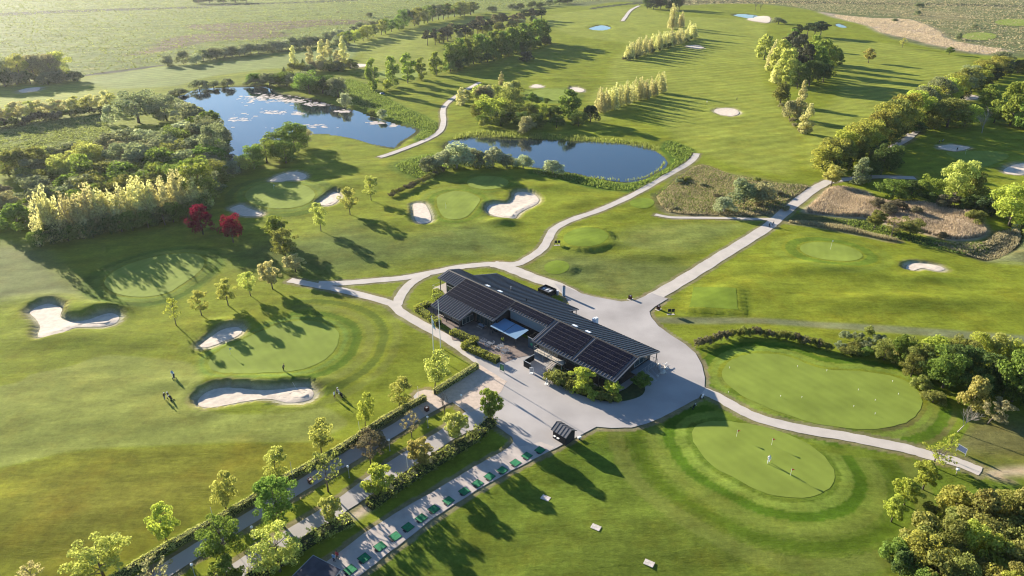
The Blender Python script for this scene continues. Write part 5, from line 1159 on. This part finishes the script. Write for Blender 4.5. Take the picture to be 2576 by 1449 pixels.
def bin_(u, v, lb):
    e = at(u, v, 'litter_bin', lb, 'bin', 'dark brown litter bins', ROT); q = MB(); q.box(-.35, .35, -.35, .35, .0, .85); q.build('body', rust, e)
    q = MB(); q.box(-.38, .38, -.38, -.30, .85, .95); q.box(-.38, .38, .30, .38, .85, .95); q.box(-.38, -.30, -.30, .30, .85, .95); q.box(.30, .38, -.30, .30, .85, .95); q.build('rim', rust, e); MB().box(-.18, .18, -.18, .18, .855, .90).build('lid', lightframe, e); MB().box(-.75, .75, -.55, .55, -.02, .03).build('slab', pathm, e)
for a in ((1585, 752, 'dark bin on the grass tip north of the yard'), (1656, 778, 'dark bin beside the square raised tee'), (1074, 1034, 'dark bin on the footpath below the turning space'), (1374, 948, 'dark bin at the foot of the outside stairs'), (782, 1215, 'dark bin in the hedge shade under the olive tree')): bin_(*a)
blackm = mat('board_black', (.02, .025, .02), .6); signg = mat('sign_print', (.05, .16, .08), .6, 6, .4)
def board(u, v, lb, w_, h_, z0, m, cat='sign', rz=0, pm=blackm, group=None):
    e = at(u, v, 'notice_board', lb, cat, group, rz); MB().box(-w_ / 2, w_ / 2, -.03, .03, z0, z0 + h_).build('panel', m, e)
    f = MB(); f.box(-w_ / 2 - .05, w_ / 2 + .05, -.045, .045, z0 + h_, z0 + h_ + .06); f.box(-w_ / 2 - .05, w_ / 2 + .05, -.045, .045, z0 - .05, z0); f.build('frame', pm, e)
    for x in (-w_ / 2 - .03, w_ / 2 + .03): MB().box(x - .035, x + .035, -.05, .05, -.05, z0 + h_).build('post', pm, e)
    return e
e = board(1263, 936, 'tall green course map board on the plaza', 1.0, 1.5, .45, signg, rz=R(-35), pm=lightframe)
q = MB(); q.add([(-.32, -.034, .7), (.2, -.034, .62), (.34, -.034, 1.2), (.05, -.034, 1.75), (-.2, -.034, 1.4)], [(0, 1, 2, 3, 4)]); q.build('map_print', mat('map_green', (.14, .33, .12), .6), e)
for u, v, lb in ((1337, 939, 'white advertising stand near the yard screen'), (1375, 966, 'white advertising stand seen edge on by the bin')):
    e = board(u, v, lb, .7, 1.0, .35, mat('poster_grey', (.40, .38, .38), .6, 4, .3), rz=R(-15) if u < 1350 else R(70), pm=white, group='white stands on the yard'); MB().box(-.4, .4, -.35, .35, -.02, .12).build('base', white, e)
for u, v, lb in ((1398, 617, 'left of two black tee boards by the curved path'), (1406, 617, 'right of two black tee boards by the curved path'), (1683, 791, 'left of two black tee boards beside the square tee'), (1692, 791, 'right of two black tee boards beside the square tee')):
    e = board(u, v, lb, .65, .7, .75, blackm, rz=R(10), group='black tee boards'); MB().box(-.5, .5, -.3, .3, -.02, .04).build('slab', pathm, e)
for u, v, lb in ((2416, 1141, 'upper of the two dark blue boards right of the path end'), (2400, 1246, 'lower dark blue board above the corner thicket')):
    board(u, v, lb, 1.5, 1.0, .5, mat('board_blue', (.06, .085, .16), .6), rz=R(-62), pm=lightframe, group='dark blue boards by the path end')
e = at(2405, 1192, 'ball_washer', 'white ball washer on a post below the path end', 'ball washer'); MB().tube([(0, 0, 0), (0, 0, .8)], .06, 6).build('post', timber, e); MB().box(-.22, .22, -.2, .2, .8, 1.2).build('box', white, e); MB().tube([(0, 0, 1.2), (0, 0, 1.5), (.12, 0, 1.5)], .025, 5).build('handle', blackm, e)
# golf flags
def pin(u, v, col, lb, h=2.1, grp=None):
    e = at(u, v, 'flagstick', lb, 'golf flag', grp, z=.05); MB().tube([(0, 0, 0), (0, 0, h)], .022, 5).build('stick', mat('stick_white', (.7, .7, .65), .5), e)
    MB().prism([(.02, h - .45), (.02, h), (.55, h - .18)], -.012, .012).build('flag', mat('flag_' + str(col[0]) + str(col[1]), col, .7), e)
pin(1122, 527, (.8, .7, .05), 'yellow flag on the pear shaped green'); pin(2088, 631, (.85, .85, .85), 'white flag on the right hand oval green', 2.8)
for i, (u, v) in enumerate(((1852, 1101), (1940, 1122), (1987, 1200))): pin(u, v, (.75, .10, .05), ['red flag at the upper end of the practice green', 'red flag in the middle of the practice green', 'red flag below the golfer in white'][i], 1.5, 'red practice flags')
pin(690, 480, (.7, .72, .75), 'pale flag on the green between the bunkers'); pin(880, 887, (.8, .8, .8), 'pale flag right of the left practice green', 1.6) if 0 else None
pin(2427, 390, (.6, .7, .1), 'small yellow flag on the far right green'); pin(581, 895, (.35, .45, .55), 'grey flag at the left edge of the practice green', 1.7)
for i, (x, y) in enumerate(((291, 810), (585, 853), (1245, 962), (902, 1047), (1072, 1150), (856, 1210), (1072, 1283), (1305, 1088), (335, 1120), (122, 1105), (-390, 815), (-400, 1060))):
    e = at(1932 + x / 4, 724.5 + y / 4, 'hole_marker', 'small white marker on the large putting green', 'marker', 'white markers on the putting green', z=.05); MB().tube([(0, 0, 0), (0, 0, .36)], .02, 5).build('stick', white, e); MB().tube([(0, 0, .24), (0, 0, .38)], .055, 6).build('number_cap', white, e)
# driving mats
rub = mat('rubber', (.02, .022, .022), .8); mg = mat('mat_green', (.016, .175, .070), .85, 2.5, .25)
MP = [(950,1392),(1090,1275),(1250,1158),(1402,1055),(1530,963),(1665,872),(1790,782),(1937,697),(2097,602),(2230,523),(2352,452),(2480,390),(2610,315),(2726,245),(2858,187)]
for i, (x, y) in enumerate(MP):
    e = at(644 + x / 4, 1086.75 + y / 4, 'driving_mat', 'green driving range mat, number %d counted from the hut' % (i + 1) if 0 else ('green driving mat %s' % ['nearest the hut', 'second from the hut', 'third from the hut', 'fourth from the hut', 'fifth from the hut', 'sixth from the hut', 'seventh from the hut', 'eighth from the hut', 'eighth from the shed', 'seventh from the shed', 'fifth from the shed and sixth of the sunlit ones', 'fourth from the shed', 'third from the shed', 'second from the shed', 'nearest the black shed'][i]), 'mat', 'green driving mats', R(47) + random.uniform(-.05, .05), z=.02)
    e.location.z = .12
    MB().box(-.76, .76, -.76, .76, 0, .03).build('rubber_base', rub, e); MB().box(-.68, .70, -.70, .70, .03, .05).build('turf', mg, e)
    t_ = MB(); t_.box(-1.0, -.78, -.55, .05, 0, .10); t_.build('ball_tray', rub, e)
slab = mat('slab_stone', (.52, .46, .41), .9, 3, .2)
for i, (u, v) in enumerate(((1372.5, 1252), (1498.5, 1332), (1632.5, 1418))):
    e = at(u, v, 'tee_plate', ['concrete plate nearest the mats', 'concrete plate in the middle of the lawn', 'concrete plate close to the bottom edge'][i], 'plate', 'concrete plates on the range', R(-30), z=.03)
    for a in range(2):
        for b_ in range(2): MB().box(-.72 + a * .73, -.01 + a * .73, -.5 + b_ * .51, b_ * .51, 0, .06).build('slab', slab, e)
# black shed and hut
q0 = P(1423, 1122); q1 = P(1383, 1110); q2 = P(1448, 1108)
Ls, Ws = math.dist(q0, q1), math.dist(q0, q2)
e = empty('garden_shed', (*q0, .1), ROT, 'small black shed with a ribbed pitched roof by the range', 'shed')
Ws = max(2.4, Ws); Ls = max(2.8, Ls); hw = 2.0; hr_ = 2.75
MB().prism([(0, 0), (Ws, 0), (Ws, hw), (Ws / 2, hr_), (0, hw)], 0, Ls).build('wall', wallm, e)
for sg in (0, 1):
    x0, x1 = (-.3, Ws / 2) if not sg else (Ws + .3, Ws / 2); z0 = hw - .3 * (hr_ - hw) / (Ws / 2) + .03; z1 = hr_ + .03
    MB().prism([(x0, z0), (x1, z1), (x1, z1 + .07), (x0, z0 + .07)], -.3, Ls + .3).build('roof', roofm, e)
    for k in range(6): s_ = -.25 + k * (Ls + .5) / 5; MB().prism([(x0, z0 + .07), (x1, z1 + .07), (x1, z1 + .13), (x0, z0 + .13)], s_ - .03, s_ + .03).build('roof_seam', seamm, e)
for k in range(2): b_ = MB().box(-.5, -.12, Ls - .9 - k * .8, Ls - .4 - k * .8, .9, .95).build('shelf', white, e)
e = at(1457, 1104, 'ball_trolley', 'white ball trolley lying beside the black shed', 'trolley', rz=.5); MB().box(-.35, .35, -.2, .2, .25, .5).build('basket', white, e); MB().tube([(.3, 0, .4), (.9, 0, .75)], .03, 4).build('handle', steel, e)
for y_ in (-.26, .26): MB().tube([(-.1, y_ - .03, .16), (-.1, y_ + .03, .16)], .16, 10).build('wheel', rub, e)
h0 = P(788, 1398, 2.5); h1 = P(859, 1434, 2.5); dx, dy = h1[0] - h0[0], h1[1] - h0[1]; hl = math.hypot(dx, dy); ha = math.atan2(dy, dx)
e = empty('range_hut', (*h0, 0), ha, 'dark flat roofed hut at the bottom edge, dappled by tree shade', 'hut')
MB().box(.25, hl - .25, -5.3, -.25, 0, 2.42).build('wall', wallm, e); MB().box(0, hl, -5.6, 0, 2.42, 2.55).build('roof', mat('felt_roof', (.055, .055, .07), .85, .9, .3), e)
q = MB(); q.box(0, hl, 0, .06, 2.40, 2.60); q.box(-.06, 0, -5.6, .06, 2.40, 2.60); q.box(hl, hl + .06, -5.6, .06, 2.40, 2.60); q.build('roof_trim', lightframe, e)
# rock pile and building rubble at the gable
rockm = mat('pale_rock', (.50, .48, .45), .9, 2, .2)
def rock(mb, x, y, r_): 
    b = len(mb.v); mb.ball((x, y, r_ * .4), r_, 7, .7); 
    for i in range(b, len(mb.v)): v = mb.v[i]; mb.v[i] = tuple(c + random.uniform(-.18, .18) * r_ for c in v)
for i in range(20):
    ex, ey = (random.uniform(2385, 2480), random.uniform(1000, 1052)) if i < 13 else (random.uniform(2380, 2470), random.uniform(1058, 1120))
    t, s = ST(ex, ey); x, y, _ = LW(t, s); mb = MB(); rock(mb, 0, 0, random.uniform(.18, .42) if i < 13 else random.uniform(.15, .3)); o = mb.build('rock', rockm, None, (x, y, .1))
    tag(o, 'pale rubble rock in the heap by the gable end' if i < 13 else 'loose stone in the shade around the big boulder', 'rock', 'rubble heap rocks' if i < 13 else 'stones round the boulder')
t, s = ST(2430, 1080); mb = MB(); rock(mb, 0, 0, .75); tag(mb.build('boulder', rockm, None, (*LW(t, s)[:2], .1)), 'big round boulder in the shade of the gable', 'boulder')
for i in range(3):
    t, s = ST(2425 + i * 22, 1010 + i * 12); mb = MB(); mb.tube([(0, 0, .5), (1.6 - i * .3, .5 * (i - 1), .3 + .2 * i)], .05, 5); tag(mb.build('timber_offcut', white, None, (*LW(t, s)[:2], .1), i * .9), ['pale plank on top of the rubble heap', 'pale plank in the middle of the rubble', 'pale plank at the right end of the rubble'][i], 'plank', 'planks on the rubble heap')
# rake in the wavy bunker, blue shape under the tree
e = at(745, 975, 'bunker_rake', 'rake leaning on the edge of the wavy bunker', 'rake', rz=1.2); MB().tube([(0, 0, .1), (.3, .9, 1.3)], .025, 4).build('handle', white, e); MB().box(-.3, .3, -.04, .04, .02, .1).build('head', white, e)
e = at(962, 238, 'tarpaulin_heap', 'small blue covered heap in the shade of the first bright tree', 'tarpaulin'); MB().ball((0, 0, .5), 1.5, 8, .5).build('cover', mat('tarp_blue', (.03, .08, .16), .6), e); MB().box(-1.2, 1.2, -.8, .8, -.1, .2).build('pallet', timber, e)
# ------------------------------------------------------------ people and their trolleys
skin = mat('skin', (.45, .27, .19), .6); CL = {'black': (.02, .02, .025), 'navy': (.02, .03, .07), 'white': (.78, .79, .82), 'blue': (.20, .38, .62), 'grey': (.22, .22, .23), 'beige': (.4, .34, .25), 'red': (.35, .04, .05)}
def cloth(n): return mat('cloth_' + n, CL[n], .9)
def person(u, v, face, shirt, trousers, hair, lb, pose='stand', cap=None, shorts=False):
    x, y = P(u, v); z0 = max(gz(x, y), 0 if yd_at(x, y) else gz(x, y))
    e = empty('person', (x, y, z0 + .03), R(face), lb, 'person')     # +Y local is forward
    ln = {'stand': .04, 'walk': .10, 'putt': .42, 'push': .22}[pose]
    hip = Vector((0, 0, .92)); ch = hip + Vector((0, math.sin(ln), math.cos(ln))) * .45; nk = ch + Vector((0, math.sin(ln), math.cos(ln))) * .12; hd = nk + Vector((0, .06 + ln * .12, .13))
    V_ = [hip, hip.lerp(ch, .5), ch, nk, hd, hd + Vector((0, .01, .12))]; E_ = [(0, 1), (1, 2), (2, 3), (3, 4), (4, 5)]; RD = [(.15, .11), (.14, .10), (.17, .11), (.06, .06), (.085, .10), (.06, .07)]
    hands = []
    for sg in (-1, 1):
        b = len(V_); sh = ch + Vector((sg * .19, 0, .02))
        if pose == 'putt': el = sh + Vector((-sg * .02, .10, -.27)); ha_ = Vector((sg * .03, el.y + .14, el.z - .22))
        elif pose == 'push': el = sh + Vector((sg * .04, .06, -.27)); ha_ = el + Vector((-sg * .04, .24, -.02))
        elif pose == 'walk': el = sh + Vector((sg * .05, -.10 * sg, -.27)); ha_ = el + Vector((0, .16 if sg < 0 else .02, -.23))
        else: el = sh + Vector((sg * .06, -.02, -.28)); ha_ = el + Vector((-sg * .02, .10, -.23))
        V_ += [sh, el, ha_, ha_ + (ha_ - el).normalized() * .07]; E_ += [(2, b), (b, b + 1), (b + 1, b + 2), (b + 2, b + 3)]; RD += [(.07, .07), (.048, .048), (.032, .032), (.045, .028)]; hands.append((V_[-1], (ha_ - el).normalized(), sg))
        b = len(V_); st_ = {'walk': .24 * sg, 'push': .18 * sg}.get(pose, 0.0); hp = Vector((sg * .10, 0, .84)); kn = Vector((sg * .12, st_ * .5 + .05, .47)); an = Vector((sg * .13, st_, .09 + (.05 if st_ < 0 else 0))); to = an + Vector((0, .16, -.04))
        V_ += [hp, kn, an, to]; E_ += [(0, b), (b, b + 1), (b + 1, b + 2), (b + 2, b + 3)]; RD += [(.105, .11), (.068, .072), (.045, .05), (.04, .035)]
    me = bpy.data.meshes.new('body'); me.from_pydata([tuple(q) for q in V_], E_, []); o = bpy.data.objects.new('tmp', me); COL.objects.link(o)
    md = o.modifiers.new('s', 'SKIN'); 
    for d_, r_ in zip(me.skin_vertices[0].data, RD): d_.radius = r_
    me.skin_vertices[0].data[0].use_root = True
    o.modifiers.new('u', 'SUBSURF').levels = 1
    ev = o.evaluated_get(bpy.context.evaluated_depsgraph_get()); m2 = bpy.data.meshes.new_from_object(ev); bpy.data.objects.remove(o)
    mb = MB(); mb.v = [tuple(q.co) for q in m2.vertices]; mb.f = [tuple(p.vertices) for p in m2.polygons]; mb.mi = [0] * len(mb.f)
    for hp_, d_, sg in hands:      # five separate fingers on each palm
        side = d_.cross(Vector((0, 1, .2))).normalized()
        for k, (off, ll) in enumerate(((-.03, .065), (-.01, .08), (.01, .085), (.03, .07))): a = hp_ + side * off; mb.tube([a, a + d_ * ll * .6, a + d_ * ll * .9 + Vector((0, .02, 0))], [.010, .009, .007], 4)
        a = hp_ - d_ * .05 + side * .035 * -sg; mb.tube([a, a + side * .03 * -sg + d_ * .04, a + side * .035 * -sg + d_ * .07], [.011, .010, .008], 4)
    c = hd; mb.tube([c + Vector((0, .085, .05)), c + Vector((0, .125, .015))], [.012, .018], 4)   # nose
    for sg in (-1, 1): mb.ball(c + Vector((sg * .085, .0, .04)), .025, 5)
    me = mb.mesh('body', False)
    for m_ in (skin, cloth(shirt), cloth(trousers), cloth('black')): me.materials.append(m_)
    mi = []
    for p in me.polygons:
        q = p.center
        if q.z > nk.z + .005: mi.append(0)
        elif q.z < .10: mi.append(3)
        elif abs(q.x) > .165 and any((q - h_[0]).length < .17 for h_ in hands): mi.append(0)
        elif any((q - h_[0]).length < .12 for h_ in hands): mi.append(0)
        elif q.z > .90 or abs(q.x) > .24: mi.append(1)
        elif shorts and q.z < .48: mi.append(0)
        else: mi.append(2)
    me.polygons.foreach_set('material_index', mi); me.polygons.foreach_set('use_smooth', [True] * len(mi)); me.update()
    COL.objects.link(o := bpy.data.objects.new('body', me)); o.parent = e
    q = MB(); q.ball(hd + Vector((0, -.015, .085)), .105, 8, .85); q.build('cap' if cap else 'hair', cloth(cap) if cap else mat('hair_' + hair, {'dark': (.03, .02, .015), 'grey': (.35, .34, .33), 'fair': (.35, .25, .12)}[hair], .8), e)
    if cap: MB().box(hd.x - .07, hd.x + .07, hd.y + .07, hd.y + .17, hd.z + .085, hd.z + .10).build('cap_peak', cloth(cap), e)
    q = MB()
    for sg in (-1, 1): q.ball(hd + Vector((sg * .032, .092, .055)), .011, 5)
    q.build('eyes', cloth('black'), e)
    return e
def yd_at(x, y): return sdist(np.array([x]), np.array([y]), YARD_W, 5)[0] < 0
def trolley(u, v, rz, bagc, lb, top='white'):
    e = at(u, v, 'golf_trolley', lb, 'golf trolley', rz=R(rz)); b = MB(); b.tube([(0, .0, .32), (0, -.28, 1.12)], [.15, .17], 10); b.build('golf_bag', cloth(bagc), e)
    f = MB(); f.tube([(0, .15, .18), (0, -.35, .95), (0, -.62, 1.05)], .025, 5); f.tube([(-.34, -.05, .18), (.34, -.05, .18)], .02, 4); f.tube([(-.14, -.62, 1.05), (.14, -.62, 1.05)], .022, 4); f.build('frame', steel, e)
    for x, y_, r_ in ((-.36, -.05, .17), (.36, -.05, .17), (0, .42, .12)): MB().tube([(x - .025, y_, r_), (x + .025, y_, r_)], r_, 12).build('wheel', rub, e)
    q = MB()
    for k in range(6): a = k * 1.05; q.tube([(.08 * math.cos(a), -.28 + .08 * math.sin(a), 1.1), (.10 * math.cos(a), -.36 + .08 * math.sin(a), 1.34)], [.008, .035], 4)
    q.build('clubs', cloth(top), e)
person(437, 951, -170, 'blue', 'white', 'grey', 'golfer in a light blue shirt and white trousers on the left fairway', 'push')
trolley(440, 958, -170, 'navy', 'dark golf trolley pushed by the golfer in light blue'); 
person(416, 1008, -120, 'black', 'grey', 'grey', 'dark dressed golfer in a white cap on the left fairway', 'push', 'white')
trolley(427, 1003, -120, 'black', 'golf trolley with a white club cover beside the golfer in dark'); trolley(433, 1010, -70, 'black', 'second dark golf trolley at the lower left')
person(714, 936, -100, 'navy', 'black', 'dark', 'golfer in dark clothes at the edge of the left practice green', 'putt')
person(842, 1001, -110, 'white', 'black', 'dark', 'golfer in a white shirt and black shorts right of the wavy bunker', 'stand', None, True)
person(848, 994, -60, 'black', 'black', 'grey', 'golfer in dark clothes next to the white shirted one', 'push', 'white')
trolley(855, 992, -60, 'white', 'white golf trolley between the pair of golfers'); trolley(861, 998, -60, 'black', 'dark golf trolley right of the pair of golfers', 'black')
person(1932, 1168, 160, 'white', 'white', 'grey', 'golfer all in white on the practice green', 'walk')
person(1778, 262, 90, 'white', 'navy', 'dark', 'far golfer in a white top left of the round bunker', 'stand'); person(1853, 253, -60, 'black', 'black', 'dark', 'far golfer in black above the round bunker', 'walk')
person(2407, 379, 150, 'black', 'black', 'dark', 'far golfer in black standing in the sand on the right', 'putt')
person(1943, 569, -130, 'navy', 'black', 'dark', 'walker in dark clothes on the straight road', 'push'); trolley(1936, 571, -130, 'black', 'black golf trolley on the straight road')
person(841, 1414, -20, 'blue', 'navy', 'dark', 'person in a blue jacket beside the range hut', 'stand'); person(850, 1407, 160, 'red', 'black', 'dark', 'person in a dark red jacket beside the range hut', 'stand')
person(1585, 16, 0, 'black', 'black', 'dark', 'tiny far golfer near the top path', 'stand')
for u, v, rz, c, lb in ((1765, 1003, 20, 'white', 'white topped golf trolley on the path in the gable shadow'), (1743, 1028, 60, 'black', 'dark golf trolley on the shaded grass'), (2361, 360, 0, 'black', 'far golf trolley on the shaded fairway'), (2370, 357, 40, 'grey', 'second far golf trolley on the shaded fairway')): trolley(u, v, rz, c, lb)
# golf buggy at the top path
e = at(1608, 12, 'golf_buggy', 'dark far golf buggy on the top path', 'golf buggy'); MB().box(-.6, .6, -1.1, 1.1, .3, .8).build('body', blackm, e); MB().box(-.6, .6, -.9, .5, 1.7, 1.78).build('roof', blackm, e)
for x in (-.6, .6):
    for y_ in (-.8, .8): MB().tube([(x - .08, y_, .25), (x + .08, y_, .25)], .25, 10).build('wheel', rub, e); MB().tube([(x, y_ * .7, .8), (x, y_ * .7, 1.7)], .03, 4).build('post', blackm, e)
MB().box(-.5, .5, -.35, .1, .8, 1.0).build('seat', white, e)
# floating weed on the left pond
wd = mat('pond_weed', (.42, .36, .32), .8, .8, .3); mb = MB(); rr = random.Random(4)
WA = [(690,246,60,7,90),(740,254,50,6,90),(800,262,40,5,80),(690,282,34,6,50),(750,286,20,4,36),(640,250,60,14,60),(864,280,22,4,50),(945,310,18,4,50),(990,316,10,5,26),(600,300,50,14,36),(780,318,70,10,30),(800,170,1,1,0)]
for u, v, ru, rv, n in WA:
    for i in range(n):
        a, b_ = rr.gauss(0, .45), rr.gauss(0, .45); x, y = P(u + a * ru, v + b_ * rv, -.5); s_ = rr.uniform(.3, 1.2)
        if sdist(np.array([x]), np.array([y]), POND_W['W1'], 4)[0] > 0: continue
        k = 6; mb.add([(x + s_ * rr.uniform(.7, 1.8) * math.cos(6.283 * j / k), y + s_ * rr.uniform(.6, 1.0) * math.sin(6.283 * j / k), -.485 + .0004 * rr.random() * i) for j in range(k)], [tuple(range(k))])
tag(mb.build('pond_weed', wd), 'pale floating weed on the left pond', 'weed', kind='stuff')
hz = bpy.data.materials.new('haze'); hz.use_nodes = True; nt = hz.node_tree; nt.nodes.clear()
pv = N(nt, 'ShaderNodeVolumePrincipled'); pv.inputs['Color'].default_value = (.93, .96, 1, 1); pv.inputs['Density'].default_value = .00004; pv.inputs['Anisotropy'].default_value = .5
oo = N(nt, 'ShaderNodeOutputMaterial'); nt.links.new(pv.outputs[0], oo.inputs['Volume'])
tag(MB().box(-1650, 1650, -120, 2000, -5, 84).build('haze', hz), 'thin bright haze over the course', 'haze', kind='stuff')
number_labels()
